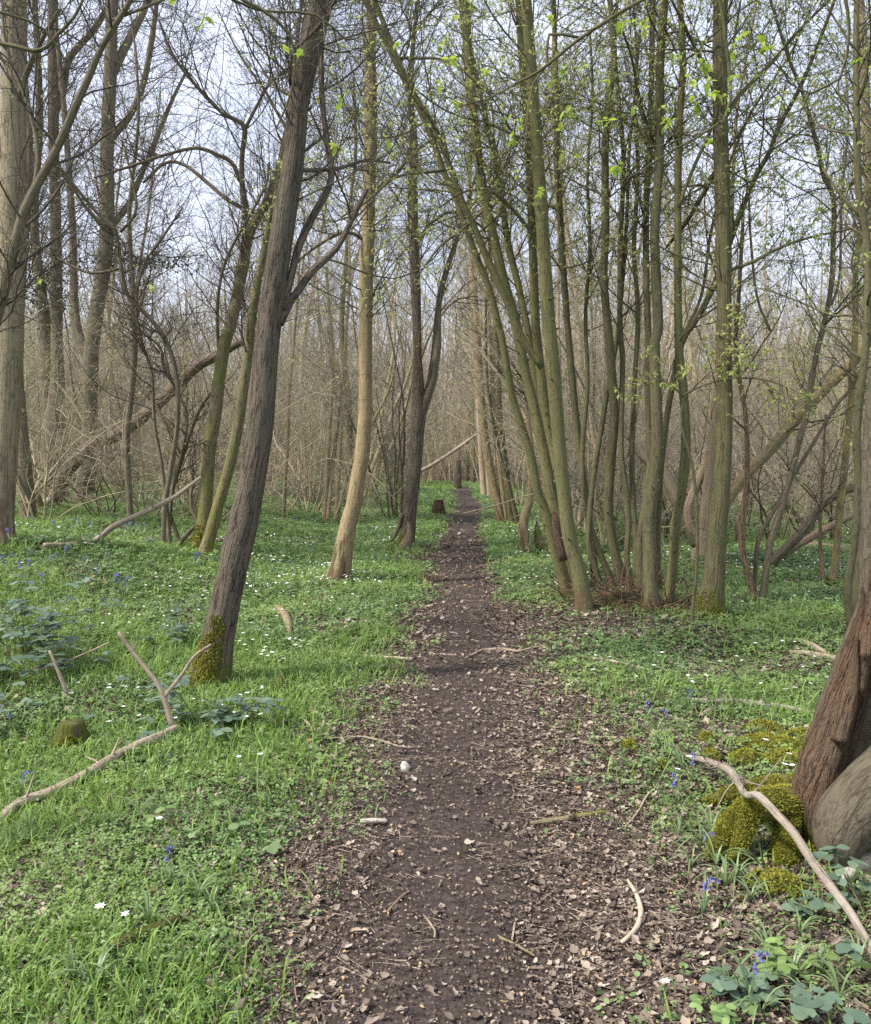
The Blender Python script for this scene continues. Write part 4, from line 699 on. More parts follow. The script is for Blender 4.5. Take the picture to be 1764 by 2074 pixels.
stick('fallen_pole', 'long thin dead pole rising from the grass towards the mossy pair', 'stick', [(90, 1109, 9), (140, 1109, 10), (183, 1104, 10), (210, 1082, 11), (233, 1064, 11), (280, 1043, 11), (317, 1026, 10), (360, 1002, 9), (407, 966, 6)], 'pole', raise_from=2)
stick('fallen_pole', 'dark rotting pole lying flat in the grass left of the mossy pair', 'dead', [(232, 1066, 6), (270, 1076, 8), (320, 1082, 8), (360, 1092, 7), (410, 1098, 6), (450, 1098, 7)], 'pole')
stick('fallen_pole', 'thin bent dead branch on the grass below the crooked hazel', 'stick', [(196, 1104, 5), (240, 1108, 6), (280, 1104, 6), (320, 1092, 4)], 'pole')
stick('leaning_pole', 'pale broken pole slanting over the far bend of the path', 'stick', [(848, 955, 8), (868, 946, 8), (900, 926, 7), (935, 902, 7), (965, 880, 5)], 'pole', d=26., dd=1.)
stick('fallen_branch', 'pale dead branch leaning in the brush left of the stout dark trunk', 'whitestick', [(606, 974, 8), (598, 962, 8), (588, 935, 7), (560, 905, 5)], 'branch', d=26.)
stick('leaning_limb', 'brown limb leaning low and curving out past the right edge', 'grey', [(1556, 1152, 18), (1575, 1128, 19), (1599, 1104, 19), (1633, 1068, 18), (1659, 1028, 18), (1696, 1001, 17), (1729, 988, 16), (1790, 975, 14)], 'branch', d=12.3, dd=-.6)
stick('leaning_limb', 'straighter pale limb leaning beneath the brown curving one', 'pink', [(1585, 1128, 14), (1609, 1108, 15), (1643, 1088, 15), (1686, 1064, 14), (1729, 1044, 13), (1800, 1020, 12)], 'branch', d=12.6, dd=-.6)
stick('fallen_log', 'reddish fallen log lying across the wood floor at the right', 'pink', [(1590, 1112, 12), (1640, 1112, 15), (1690, 1116, 15), (1730, 1122, 13)], 'log')
stick('fallen_log', 'thin mossy pole lying on the grass behind the lone straight trunk', 'yellow', [(1462, 1158, 7), (1510, 1155, 8), (1560, 1158, 7), (1590, 1160, 5)], 'log')
stick('peeled_stick', 'straight white peeled stick pointing at the path edge', 'whitestick', [(665, 1325, 4), (700, 1329, 6), (750, 1335, 6), (800, 1339, 7), (835, 1341, 7)])
stick('dead_stick', 'thin wavy stick lying half across the path', 'stick', [(941, 1338, 3), (960, 1330, 5), (981, 1322, 6), (1020, 1320, 6), (1048, 1324, 5), (1075, 1318, 4), (1101, 1312, 3)])
stick('dead_stick', 'short pale twig in the middle of the path', 'whitestick', [(886, 1330, 4), (905, 1331, 4), (921, 1332, 3)])
stick('dead_stick', 'thin reddish stick propped upright in the brambles', 'stick', [(153, 1455, 9), (143, 1425, 9), (127, 1381, 8), (112, 1345, 7), (100, 1318, 6)], d=5.6)
stick('dead_stick', 'slanting thin pale stem over the bramble clump', 'stick', [(0, 1384, 5), (60, 1362, 5), (120, 1345, 5), (170, 1325, 4), (220, 1302, 3)], d=6., dd=.2)
stick('bark_slab', 'weathered dark slab of bark lying in the lower left grass', 'rotten', [(215, 1942, 20), (245, 1930, 28), (290, 1908, 30), (330, 1893, 28), (362, 1880, 24), (395, 1876, 16), (420, 1880, 8)], 'bark', lift=.6, lump=.2)
stick('dead_stick', 'small hooked stick curled on the greenery left of the path', 'whitestick', [(605, 1449, 4), (622, 1470, 5), (638, 1485, 6), (650, 1481, 6), (656, 1470, 7), (652, 1456, 7), (640, 1449, 6), (625, 1448, 5)])
stick('dead_stick', 'long wiry twig reaching from the hooked stick to the path', 'stick', [(658, 1502, 3), (700, 1500, 3), (735, 1499, 4), (775, 1508, 4), (815, 1520, 4), (851, 1518, 3)])
stick('birch_stick', 'short fat silvery stick on the dark soil', 'birch', [(731, 1675, 10), (750, 1674, 11), (768, 1674, 11), (783, 1674, 9)], lift=.9)
stick('dead_stick', 'dark straight twig lying on the path', 'dead', [(781, 1862, 5), (800, 1840, 6), (818, 1822, 6), (829, 1815, 4)])
stick('dead_stick', 'thin pale twig lying on the lower path', 'stick', [(858, 1862, 4), (872, 1882, 5), (881, 1895, 5), (880, 1908, 4)])
stick('dead_stick', 'greenish forked stick on the leaf litter right of the path', 'yellow', [(995, 1880, 4), (1000, 1902, 5), (1040, 1922, 6), (1081, 1946, 5)])
stick('dead_stick', 'small straight twig standing on end in the leaf litter', 'whitestick', [(1037, 1914, 4), (1041, 1890, 5), (1045, 1871, 4)])
stick('mossy_stick', 'flat mossy stick half sunk in the litter right of the path', 'mossy', [(1075, 1673, 8), (1110, 1668, 12), (1150, 1662, 13), (1190, 1655, 12), (1235, 1649, 8)], lift=-.4)
stick('dead_stick', 'pale curved stick bent like a bow on the leaf litter', 'whitestick', [(1271, 1793, 6), (1281, 1808, 8), (1291, 1828, 10), (1298, 1855, 11), (1294, 1880, 11), (1282, 1900, 10), (1259, 1920, 8)])
stick('fallen_branch', 'lichen-flecked grey branch lying flat before the rotten trunk', 'lichen', [(1389, 1424, 9), (1430, 1428, 12), (1476, 1429, 13), (1530, 1434, 13), (1576, 1440, 13), (1620, 1448, 13), (1672, 1457, 12)], 'branch')
stick('dead_stick', 'short stub of branch beside the flat grey branch', 'stick', [(1420, 1456, 8), (1432, 1449, 10), (1444, 1441, 10)])
stick('dead_stick', 'long pale twig on the bare patch before the coppice', 'whitestick', [(1176, 1334, 5), (1220, 1342, 6), (1260, 1349, 6), (1303, 1359, 4)])
stick('rotten_log', 'broken piece of rotten branch on the grass left of the rotten trunk', 'stick', [(1613, 1301, 9), (1640, 1312, 12), (1660, 1322, 11), (1678, 1333, 8)], 'log')
stick('rotten_log', 'pale rotten branch lying just below the broken piece', 'stick', [(1600, 1326, 8), (1640, 1330, 10), (1690, 1340, 12), (1706, 1342, 8)], 'log')
stick('rotten_log', 'short pinkish rotten log on the grass right of the stout dark trunk', 'pink', [(562, 1236, 14), (570, 1244, 18), (580, 1258, 17), (585, 1275, 14), (586, 1295, 10)], 'log', lift=.4)
stick('rotten_log', 'dark stub of wood standing in the grass right of the mossy foot', 'rotten', [(565, 1408, 18), (565, 1396, 19), (567, 1384, 16)], 'log', lift=.8)
stick('dead_stick', 'thin dark twig slanting over the leaf litter right of the path', 'stick', [(1265, 1683, 3), (1290, 1655, 4), (1310, 1620, 5), (1330, 1600, 4)])
stick('dead_stick', 'short pale twig lying in the lower left herbs', 'stick', [(110, 1850, 4), (122, 1872, 6), (128, 1890, 5)])
for x, y in ((1545, 1345), (1500, 1470)):
    pass
# stumps, stone
def stump(name, label, px, py, w, h, mt, mossn, msize=.012):
    b0 = G(px, py); r = w * b0[1] / F / 2; o = thing(name, label, 'stump', b0); hh = h * b0[1] / F
    n = 14; P = np.array([[b0[0] + .25 * r * math.sin(t * 2), b0[1], b0[2] - .06 + (hh + .06) * t, r * (1.15 - .5 * t)] for t in np.linspace(0, 1, n)])
    dsp = barkdisp(.3, 6, .12, .2, seed=rng.integers(999))
    sm = solid(P, k=28, disp=dsp); sm.build('wood', M[mt], o, bk=True); mossy_base(o, sm.ring, -.05, hh * .95, mossn, msize, (.25, -.7, 0), .95); return o
stump('mossy_stump', 'small crumbling stump cushioned in bright moss, left foreground', 138, 1512, 66, 52, 'brown', 5200)
stump('old_stump', 'dark decayed stump with a reddish top beside the far path', 885, 1046, 28, 34, 'rotten', 300, .03)
stump('distant_stump', 'dark upright dead stump at the end of the visible path', 925, 988, 17, 60, 'brown', 0)
b0 = G(821, 1562); mb = MB(); V = nrm(rng.normal(size=(1, 3)))
Pst = np.array([[b0[0], b0[1], b0[2] + z, r] for z, r in ((-.01, .012), (.006, .02), (.02, .022), (.036, .016), (.05, .009))]); Pst[3:, 0] -= .006
tag(solid(Pst, k=9, disp=barkdisp(0, rough=.25, lump=.4, fr=40)).build('white_stone', M['stone'], bk=True), 'small pale flint standing on the dark path', 'stone')
# ---- the wood behind: every tree its own object, copied from a few grown ones
def grown_tree(name, H, r, mt, tm, nb=34, lean=.05, leaves=500):
    root = thing(name, 'x', 'tree', (0, 0, 0)); P, R = grow(np.array([[0, 0, -.2]]), np.array([[rng.normal() * lean, rng.normal() * lean, 1.]]), np.array([H]), np.array([r]), 16, .05, .01, .25)
    P0 = np.concatenate([P[0], R[0][:, None]], 1); solid(spline(P0, .25), k=9, disp=barkdisp(.3, 5, .05, .08)).build('trunk', M[mt], root, bk=True)
    mb = MB(); p, d, l, q = spawn(P, R, nb, .22, .98, (30, 65), (H * .1, H * .27), (.3, .5), .4, .008); B1, R1 = grow(p, d, l, q, 8, .12, .06); tubes(mb, B1, R1, 4, 0)
    p, d, l, q = spawn(B1, R1, nb * 7, .15, 1, (30, 65), (.5, 1.6), (.4, .6), .2, .004); B2, R2 = grow(p, d, l, q, 5, .14, .04); tubes(mb, B2, R2, 3, 0)
    p, d, l, q = spawn(B2, R2, nb * 7 * 8, .1, 1, (25, 60), (.2, .75), (.5, .7), .1, .0032); B3, R3 = grow(p, d, l, q, 3, .14, .03); tubes(mb, B3, R3, 3, 0)
    if leaves:
        i = rng.integers(0, len(B3), leaves); Q = B3[i, rng.integers(1, 4, leaves)]; scatter(mb, t_diamond(), Q, rng.uniform(.03, .06, leaves), rng.uniform(0, 6.28, leaves), rng.uniform(-1, .6, leaves), rng.uniform(-.6, .6, leaves), m=1)
    mb.build('crown', [M[tm], M['farleaf']], root); return root
def grown_coppice(n, H, r, mt, tm, leaves=700, spread=.22):
    root = thing('bare_coppice', 'x', 'tree', (0, 0, 0)); A = []
    for k in range(n):
        a = k * 6.283 / n + rng.normal() * .3; s = rng.uniform(.03, spread * 1.6); b = rng.uniform(.1, .35)
        P, R = grow(np.array([[b * math.cos(a), b * math.sin(a), -.15]]), np.array([[s * math.cos(a), s * math.sin(a), 1.]]), np.array([H * rng.uniform(.6, 1.1)]), np.array([r * rng.uniform(.6, 1.25)]), 12, .06, .015 if rng.random() < .6 else -.03, .3)
        A.append(np.concatenate([P[0], R[0][:, None]], 1)); solid(spline(A[-1], .3), k=7, disp=barkdisp(.15, 4, .05, .1)).build('stem', M[mt], root, bk=True)
    A = np.stack(A); P, R = A[..., :3], A[..., 3]; mb = MB()
    p, d, l, q = spawn(P, R, n * 14, .12, .98, (25, 70), (.5, 2.), (.3, .5), .3, .005); B1, R1 = grow(p, d, l, q, 6, .15, .04); tubes(mb, B1, R1, 3, 0)
    p, d, l, q = spawn(B1, R1, n * 90, .15, 1, (30, 65), (.3, 1.), (.4, .6), .1, .0032); B2, R2 = grow(p, d, l, q, 4, .15, .03); tubes(mb, B2, R2, 3, 0)
    p, d, l, q = spawn(B2, R2, n * 220, .1, 1, (25, 60), (.15, .5), (.5, .7), .1, .0028); B3, R3 = grow(p, d, l, q, 3, .15, .02); tubes(mb, B3, R3, 3, 0)
    if leaves:
        i = rng.integers(0, len(B3), leaves); Q = B3[i, rng.integers(1, 4, leaves)]; scatter(mb, t_diamond(), Q, rng.uniform(.03, .06, leaves), rng.uniform(0, 6.28, leaves), rng.uniform(-1, .6, leaves), rng.uniform(-.6, .6, leaves), m=1)
    mb.build('crown', [M[tm], M['farleaf']], root); return root
def grown_shrub(n, H, r, mt, tm, leaves=150):
    root = thing('arching_shrub', 'x', 'shrub', (0, 0, 0)); A = []
    for k in range(n):
        a = rng.uniform(0, 6.28); s = rng.uniform(.15, .9); P, R = grow(np.array([[.12 * math.cos(a), .12 * math.sin(a), -.1]]), np.array([[s * math.cos(a), s * math.sin(a), 1.]]), np.array([H * rng.uniform(.6, 1.15)]), np.array([r * rng.uniform(.6, 1.3)]), 14, .13, -.035 * rng.random(), .25)
        A.append(np.concatenate([P[0], R[0][:, None]], 1)); solid(spline(A[-1], .15), k=6, disp=barkdisp(0, 4, .05, .1)).build('stem', M[mt], root, bk=True)
    A = np.stack(A); mb = MB()
    p, d, l, q = spawn(A[..., :3], A[..., 3], n * 9, .15, .98, (25, 75), (.4, 1.7), (.3, .6), .2, .0035); B1, R1 = grow(p, d, l, q, 8, .16, .01); tubes(mb, B1, R1, 4, 0)
    p, d, l, q = spawn(B1, R1, n * 45, .15, 1, (30, 70), (.2, .8), (.4, .7), .1, .0025); B2, R2 = grow(p, d, l, q, 5, .16, .02); tubes(mb, B2, R2, 3, 0)
    p, d, l, q = spawn(B2, R2, n * 90, .1, 1, (25, 65), (.1, .35), (.5, .8), .1, .002); B3, R3 = grow(p, d, l, q, 3, .16, .02); tubes(mb, B3, R3, 3, 0)
    i = rng.integers(0, len(B3), leaves); scatter(mb, t_diamond(), B3[i, rng.integers(1, 4, leaves)], rng.uniform(.02, .045, leaves), rng.uniform(0, 6.28, leaves), rng.uniform(-1, .6, leaves), rng.uniform(-.6, .6, leaves), m=1); mb.build('crown', [M[tm], M['farleaf']], root); return root
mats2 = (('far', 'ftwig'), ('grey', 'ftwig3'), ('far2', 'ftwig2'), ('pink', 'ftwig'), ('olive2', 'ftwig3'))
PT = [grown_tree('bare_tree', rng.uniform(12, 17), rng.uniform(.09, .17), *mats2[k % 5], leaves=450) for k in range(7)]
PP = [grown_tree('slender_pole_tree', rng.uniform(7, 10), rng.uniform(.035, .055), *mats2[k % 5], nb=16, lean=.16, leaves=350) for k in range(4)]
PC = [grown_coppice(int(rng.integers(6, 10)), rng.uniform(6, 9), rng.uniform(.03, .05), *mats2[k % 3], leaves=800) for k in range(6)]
used = set(); spots = []
def free(x, y, gap): return all((x - a) ** 2 + (y - b) ** 2 > gap ** 2 for a, b in spots)
LAB = {
    'T': ('bare tree with a single pale trunk in the wood %s', 'single-trunked trees in the wood %s'),
    'P': ('thin bare young tree among the trunks %s', 'young pole trees in the wood %s'),
    'C': ('bare hazel coppice of fanning stems in the wood %s', 'hazel coppices in the wood %s')}
def place(kind, x, y):
    pool = {'T': PT, 'P': PP, 'C': PC}[kind]; o = pool[rng.integers(len(pool))]
    if o.name in used: o = dup(o)
    else: used.add(o.name)
    o.location = (x, y, float(gz(x, y)) - .02); o.rotation_euler = (0, 0, rng.uniform(0, 6.28)); s = rng.uniform(.85, 1.2); o.scale = (s, s, s * rng.uniform(.9, 1.1))
    side = 'left of the path' if x < pathx(y) else 'right of the path'; far = 'far off ' if y > 38 else ''
    o['label'] = LAB[kind][0] % (far + side); o['group'] = LAB[kind][1] % (far + side); spots.append((x, y))
PS = [grown_shrub(6 + k, rng.uniform(3.4, 5.), rng.uniform(.014, .022), *((('grey', 'ftwig3'), ('far2', 'ftwig2'), ('olive2', 'ftwig3'), ('far', 'ftwig'))[k])) for k in range(4)]
for px, py in ((75, 1062), (215, 1050), (150, 1040), (285, 1040), (310, 1050), (385, 1052), (440, 1045), (470, 1060), (30, 1050), (575, 1030), (625, 1040), (720, 1030), (775, 1022), (560, 1015), (1120, 1100), (1215, 1110), (1290, 1098), (1345, 1092), (1480, 1105), (1560, 1100), (1625, 1092), (1690, 1100), (1760, 1105), (1500, 1075), (1390, 1070), (1250, 1068), (1600, 1060), (1690, 1062)):
    p = G(px, py); o = PS[rng.integers(4)]
    if o.name in used: o = dup(o)
    else: used.add(o.name)
    o.location = (p[0], p[1], p[2] - .02); o.rotation_euler = (0, 0, rng.uniform(0, 6.28)); s = rng.uniform(.8, 1.25); o.scale = (s, s, s); spots.append((p[0], p[1]))
    sd_ = 'left of the path' if px < 930 else 'right of the path'; o['label'] = 'low tangled shrub of thin arching bare stems ' + sd_; o['group'] = 'arching shrubs ' + sd_
for k_, x_, y_ in (('T', -.2, 58.5), ('C', 1., 57.), ('T', 1.4, 61.), ('C', -1., 63.), ('T', -2.2, 66.), ('C', .6, 65.), ('T', 2.4, 55.), ('C', 2.9, 50.), ('T', .4, 69.), ('C', -4.4, 58.), ('T', -3.2, 60.5), ('P', .2, 60.5), ('P', -.9, 60.)): place(k_, x_, y_)
tries = 0
while len(spots) < 268 and tries < 30000:
    tries += 1; y = 15 + 57 * rng.random() ** 1.15; x = rng.uniform(-1, 1) * (.56 * y + 2); s = x - pathx(y)
    if abs(s) < (1.5 if s < 0 else 1.25) + .012 * y: continue
    if s < 0 and y < 20: continue
    if s > 0 and y < 16: continue
    if not free(x, y, .9 + .012 * y): continue
    k = rng.random(); place('T' if k < .3 and y > 25 else ('P' if k < .52 else 'C'), x, y)
for o in PT + PP + PC + PS:              # a grown tree that found no place is not needed
    if o.name not in used:
        for c in KIDS.get(o.name, []): bpy.data.objects.remove(c)
        bpy.data.objects.remove(o)
# the far wood that reads as one mass of stems and twigs
mb = MB(); n = 2800; y = rng.uniform(64, 130, n); x = rng.uniform(-1, 1, n) * (.62 * y + 6); ok = (abs(x + 2.) > .6) | (y > 80); x, y = x[ok], y[ok]; n = len(x)
P, R = grow(np.stack([x, y, gz(x, y) - .3], -1), np.stack([rng.normal(size=n) * .16, rng.normal(size=n) * .12, np.ones(n)], -1), rng.uniform(7, 19, n), rng.uniform(.04, .13, n), 7, .08, .02); tubes(mb, P, R, 4)
p, d, l, q = spawn(P, R, n * 10, .08, 1, (25, 70), (.8, 3.), (.3, .5), .3, .008); B1, R1 = grow(p, d, l, q, 4, .15, .05); tubes(mb, B1, R1, 3)
p, d, l, q = spawn(B1, R1, n * 40, .1, 1, (25, 65), (.4, 1.5), (.4, .6), .1, .011); B2, R2 = grow(p, d, l, q, 3, .15, .03); tubes(mb, B2, R2, 3)
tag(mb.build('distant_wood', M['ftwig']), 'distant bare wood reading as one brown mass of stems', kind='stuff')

# ---- wood floor: herbs, grass, dead leaves, crumbs, twigs
BANDS = [(1.5, 4, 1.), (4, 7, 1.35), (7, 11, 1.9), (11, 17, 2.7), (17, 27, 4.), (27, 60, 7.)]
def sow(dens, fn, bands=BANDS, power=2., seed=0):
    """points on the ground, thinning and growing coarser with distance"""
    out = []
    for a, b, s in bands:
        n = int(dens / s ** power * (b - a) * 2 * (.6 * (a + b) / 2 + 1.2)); y = rng.uniform(a, b, n); x = rng.uniform(-1, 1, n) * (.6 * y + 1.2)
        k = rng.random(n) < fn(x, y); x, y, k_n = x[k], y[k], k; z = np.where((abs(x - pathx(y)) < .74) & (y < 74), np.maximum(gz(x, y), path_z(x, y)), gz(x, y)); k = np.ones(len(x), bool); out.append(np.stack([x[k], y[k], z, np.full(k.sum(), s)], -1))
    return np.concatenate(out)
def lay(name, label, mt, tpl, Q, size, tilt, hgt=0., roll=.5, sgrow=1., skew=1.):
    n = len(Q); mb = MB(); s = Q[:, 3] ** sgrow
    scatter(mb, tpl, Q[:, :3] + np.stack([np.zeros(n), np.zeros(n), hgt * rng.random(n) * np.minimum(s, 3)], -1), (size[0] + (size[1] - size[0]) * rng.random(n) ** skew) * s, rng.uniform(0, 6.28, n), rng.uniform(*tilt, n), rng.uniform(-roll, roll, n)); return tag(mb.build(name, M[mt], smooth=True), label, kind='stuff')
Q = sow(3000, cover); lay('ground_herbs', 'low green anemone foliage carpeting the wood floor', 'herb', t_tri(), Q, (.011, .027), (-.55, .4), .045, .55, .92)
Q = sow(1500, lambda x, y: np.minimum(1, cover(x, y) + .14 * sst(.3, .7, abs(x - pathx(y))) * (y < 9)) * sst(.4, .6, n2(x, y, .8, 51)) * sst(0, .4, abs(x - pathx(y)))); lay('creeping_herbs', 'round-leaved creeping herbs beside the path', 'herb', t_round(), Q, (.012, .026), (-.3, .5), .025, .5)
gfn = lambda x, y: cover(x, y) * (.15 + .85 * sst(.48, .62, n2(x, y, 1.1, 77))) * np.where(x < pathx(y), 1.5, .5)
Q = sow(3400, gfn, power=1.9); lay('grass', 'short fresh grass growing among the herbs', 'grass', t_blade(), Q, (.04, .1), (-.4, .35), 0., .4, .5)
lfn = lambda x, y: (1 - .75 * cover(x, y)) * (.07 + .93 * sst(.12, 1.15, abs(x - pathx(y)) + .25 * n2(x, y, .3, 91))) * (1 - sst(26, 45, y))
Q = sow(1700, lfn, BANDS[:5]); Q[:, 2] += .006; lay('torn_leaves', 'narrow torn dead leaves matted on the soil', 'litter', t_litter2(), Q, (.012, .05), (-.4, .4), .008, .5, .7, 2.2)
Q = sow(3000, lfn, BANDS[:5]); Q[:, 2] += .006; lay('dead_leaves', 'brown curled dead leaves scattered on the soil', 'litter', t_litter(), Q, (.006, .036), (-.45, .45), .01, .6, .7, 2.4)
cfn = lambda x, y: (1 - .7 * cover(x, y)) * (.55 + .45 * n2(x, y, .25, 93)) * (.3 + .7 * sst(.1, .6, abs(x - pathx(y)) + .3 * (n2(x, y, .4, 95) - .5)))
Q = sow(16000, cfn, BANDS[:4]); Q[:, 2] += .008; lay('leaf_crumbs', 'bits of broken leaf, bark and bud scales on the soil', 'chip', t_diamond(), Q, (.004, .017), (-.5, .5), .006, .7, .85)
Q = sow(260, lambda x, y: (1 - .5 * cover(x, y)), BANDS[:4]); n = len(Q); mb = MB(); a = rng.uniform(0, 6.28, n); P0 = Q[:, :3] + [0, 0, .008]
P, R = grow(P0, np.stack([np.cos(a), np.sin(a), rng.normal(size=n) * .04], -1), rng.uniform(.04, .2, n) * Q[:, 3] ** .5, rng.uniform(.0012, .003, n) * Q[:, 3] ** .5, 4, .12); P[:, :, 2] = gz(P[..., 0], P[..., 1]) + .01; tubes(mb, P, R, 4)
tag(mb.build('twig_litter', M['stick'], bk=True), 'small broken twigs strewn over soil and herbs', kind='stuff')
# moss cushions spreading over the ground by the rotten trunk
mb = MB()
for px, py, w, h in ((1560, 1512, 70, 20), (1440, 1540, 22, 8), (1600, 1545, 60, 18), (1510, 1545, 40, 14), (1430, 1505, 18, 6), (1275, 1520, 16, 6), (1545, 1480, 40, 8), (1620, 1500, 50, 12), (1340, 1565, 12, 6), (1570, 1800, 60, 28)):
    c = G(px, py); rx = w * c[1] / F; ry = h * c[1] ** 2 / F / CAM_Z; n = int(170000 * rx * ry) + 300; a = rng.uniform(0, 6.28, n); r = np.sqrt(rng.random(n)); x = c[0] + rx * r * np.cos(a); y = c[1] + ry * r * np.sin(a); lump = .015 + .055 * (1 - r ** 2) * (.3 + n2(x, y, .06, 12, 2))
    k = n2(x, y, .07, 13, 2) > .36; x, y, lump = x[k], y[k], lump[k]; n = len(x)
    scatter(mb, t_diamond(), np.stack([x, y, gz(x, y) + lump], -1), rng.uniform(.007, .015, n), rng.uniform(0, 6.28, n), rng.uniform(.2, 1.5, n), rng.uniform(-.5, .5, n))
tag(mb.build('ground_moss', M['moss']), 'yellow-green moss cushions on the ground by the rotten trunk', kind='stuff')

# ---- white anemones: the ones that show largest are objects, the far sprinkle is one mass
def petals(mb, c, r, n=6, tilt=.35, lean=(0, 0)):
    v, q, t = t_leaf(); v = v * [.85, 1, 1]
    yaw = np.arange(n) * 6.283 / n + rng.uniform(0, 1); scatter(mb, (v, q, t), np.repeat([c], n, 0), np.full(n, r), yaw, np.full(n, tilt) + lean[0] * np.sin(yaw), None, vary=.08)
def anemone(k):
    h = rng.uniform(.08, .13); o = thing('wood_anemone', 'white anemone flower on a thin stalk among green leaves', 'flower', (0, 0, 0), 'white anemones in the greenery'); top = np.array([rng.normal() * .015, rng.normal() * .015 - .01, h])
    mb = MB(); tubes(mb, np.array([[[0, 0, 0], top * .6 + [.004, 0, 0], top]]), np.array([[.0014, .0012, .001]]), 4); mb.build('stalk', M['stalk'], o)
    mb = MB(); petals(mb, top, .018, 6 + k % 2, .3 + .3 * rng.random(), (.3 * rng.random(), 0)); mb.build('petals', M['petal'], o)
    mb = MB(); tubes(mb, np.array([[top, top + [0, 0, .003], top + [0, 0, .005]]]), np.array([[.003, .0036, .0005]]), 6); mb.build('stamens', M['centre'], o); return o
AN = [anemone(k) for k in range(4)]; an = 0
ZN = [(480, 1280, 610, 1350, 26), (540, 1180, 820, 1290, 34), (600, 1090, 800, 1180, 44), (700, 1070, 860, 1180, 22), (980, 1090, 1150, 1180, 30), (1000, 1170, 1150, 1240, 26), (200, 1180, 420, 1300, 30), (1180, 1120, 1420, 1200, 12), (1470, 1130, 1700, 1230, 22), (1180, 1290, 1700, 1400, 24), (130, 1390, 520, 1480, 14), (480, 1400, 560, 1480, 7), (330, 1120, 420, 1200, 8), (0, 1150, 200, 1300, 12)]
SP = [(318, 1693), (203, 1912), (257, 1872), (280, 1417), (480, 1560), (526, 1557), (1545, 1518), (1592, 1536), (1630, 1522), (1596, 1586), (1584, 1568), (1366, 1567), (1400, 1564), (409, 1440), (390, 1428), (445, 1442), (505, 1432), (1340, 2045), (1610, 1408), (1585, 1405), (1490, 1345), (1500, 1352), (1575, 1358), (1640, 1390)]
for x0, y0, x1, y1, n in ZN: SP += [(rng.uniform(x0, x1), y0 + (y1 - y0) * rng.random()) for _ in range(n)]
for i, (px, py) in enumerate(SP):
    p = G(px, py + 20 * 4 / max(4, 2770 / (py - 930)))
    if i >= 24 and rng.random() > cover(p[0], p[1]) + .15: continue
    o = AN[an] if an < 4 else dup(AN[an % 4]); an += 1
    o.location = p; s = rng.uniform(.85, 1.25) * (1 + .02 * max(0, p[1] - 8)) * .92; o.scale = (s, s, s); o.rotation_euler = (0, 0, rng.uniform(0, 6.28))
Q = sow(34, lambda x, y: cover(x, y) * sst(.5, .66, n2(x, y, 1.3, 61)) * sst(.4, 1.2, abs(x - pathx(y))), [(9.5, 12, 1.), (12, 17, 1.2), (17, 27, 1.6), (27, 40, 2.2)], 1.2)
mb = MB(); n = len(Q)
for k in range(3): scatter(mb, t_diamond(), Q[:, :3] + [0, 0, .1], .03 * Q[:, 3] ** .6, rng.uniform(0, 6.28, n), rng.uniform(.2, .7, n), None)
tag(mb.build('anemone_drifts', M['petal']), 'far sprinkle of countless white anemones over the greenery', kind='stuff')

# ---- bluebells
def bluebell(k, nleaf, L, nfl, name='bluebell', wd=.005):
    o = thing(name, 'bluebell', 'flower', (0, 0, 0)); mb = MB(); t = np.linspace(0, 1, 7)
    for j in range(nleaf):
        a = rng.uniform(0, 6.28); l = L * rng.uniform(.7, 1.2); lean = rng.uniform(.7, 1.5); d = np.array([math.cos(a), math.sin(a)]); z = l * (np.sin(t * 2.2 * lean) / (2.2 * lean)) * 1.2; h = l * t ** 1.5 * .75 * lean
        c = np.stack([d[0] * h, d[1] * h, z], -1); w = wd * np.minimum(1, (1 - t) * 3 + .1); p = np.array([-d[1], d[0], 0]); up = np.array([0, 0, .35])
        v = np.stack([c - p * w[:, None] + up * w[:, None], c, c + p * w[:, None] + up * w[:, None]], 1).reshape(-1, 3); f = []
        for s in range(6):
            for e in range(2): b_ = s * 3 + e; f.append([b_, b_ + 1, b_ + 4, b_ + 3])
        mb.add(v, q=f)
    mb.build('leaves', M['blue_leaf'], o)
    if nfl:
        H = L * 1.05; st = np.array([[0, 0, 0], [.004, 0, H * .5], [.012, .004, H * .8], [.035, .006, H * .95], [.06, .006, H * .94]]); P = spline(np.c_[st, [.0022, .002, .0017, .0013, .001]], .02); mb = MB(); tubes(mb, P[None, :, :3], P[None, :, 3], 5); mb.build('stalk', M['stalk'], o); mb = MB()
        for j in range(nfl):
            q = P[int(len(P) * (.55 + .43 * j / nfl)), :3]; a = rng.uniform(0, 6.28); out = np.array([math.cos(a) * .012, math.sin(a) * .012, 0]); b0 = q + out * .7; ax = np.array([out[0] * .5, out[1] * .5, -.016]); c = np.array([b0 + ax * s for s in (0, .3, .7, 1., 1.12)])
            tubes(mb, c[None], np.array([[.0015, .0042, .0045, .0055, .0085]]), 6)
        mb.build('bells', M['bell'], o)
    return o
BB = [bluebell(0, 5, .21, 8), bluebell(1, 5, .23, 10), bluebell(2, 4, .18, 6)]; TU = [bluebell(3, 9, .19, 0, 'strap_leaf_tuft', .0034), bluebell(4, 12, .16, 0, 'strap_leaf_tuft', .0034)]
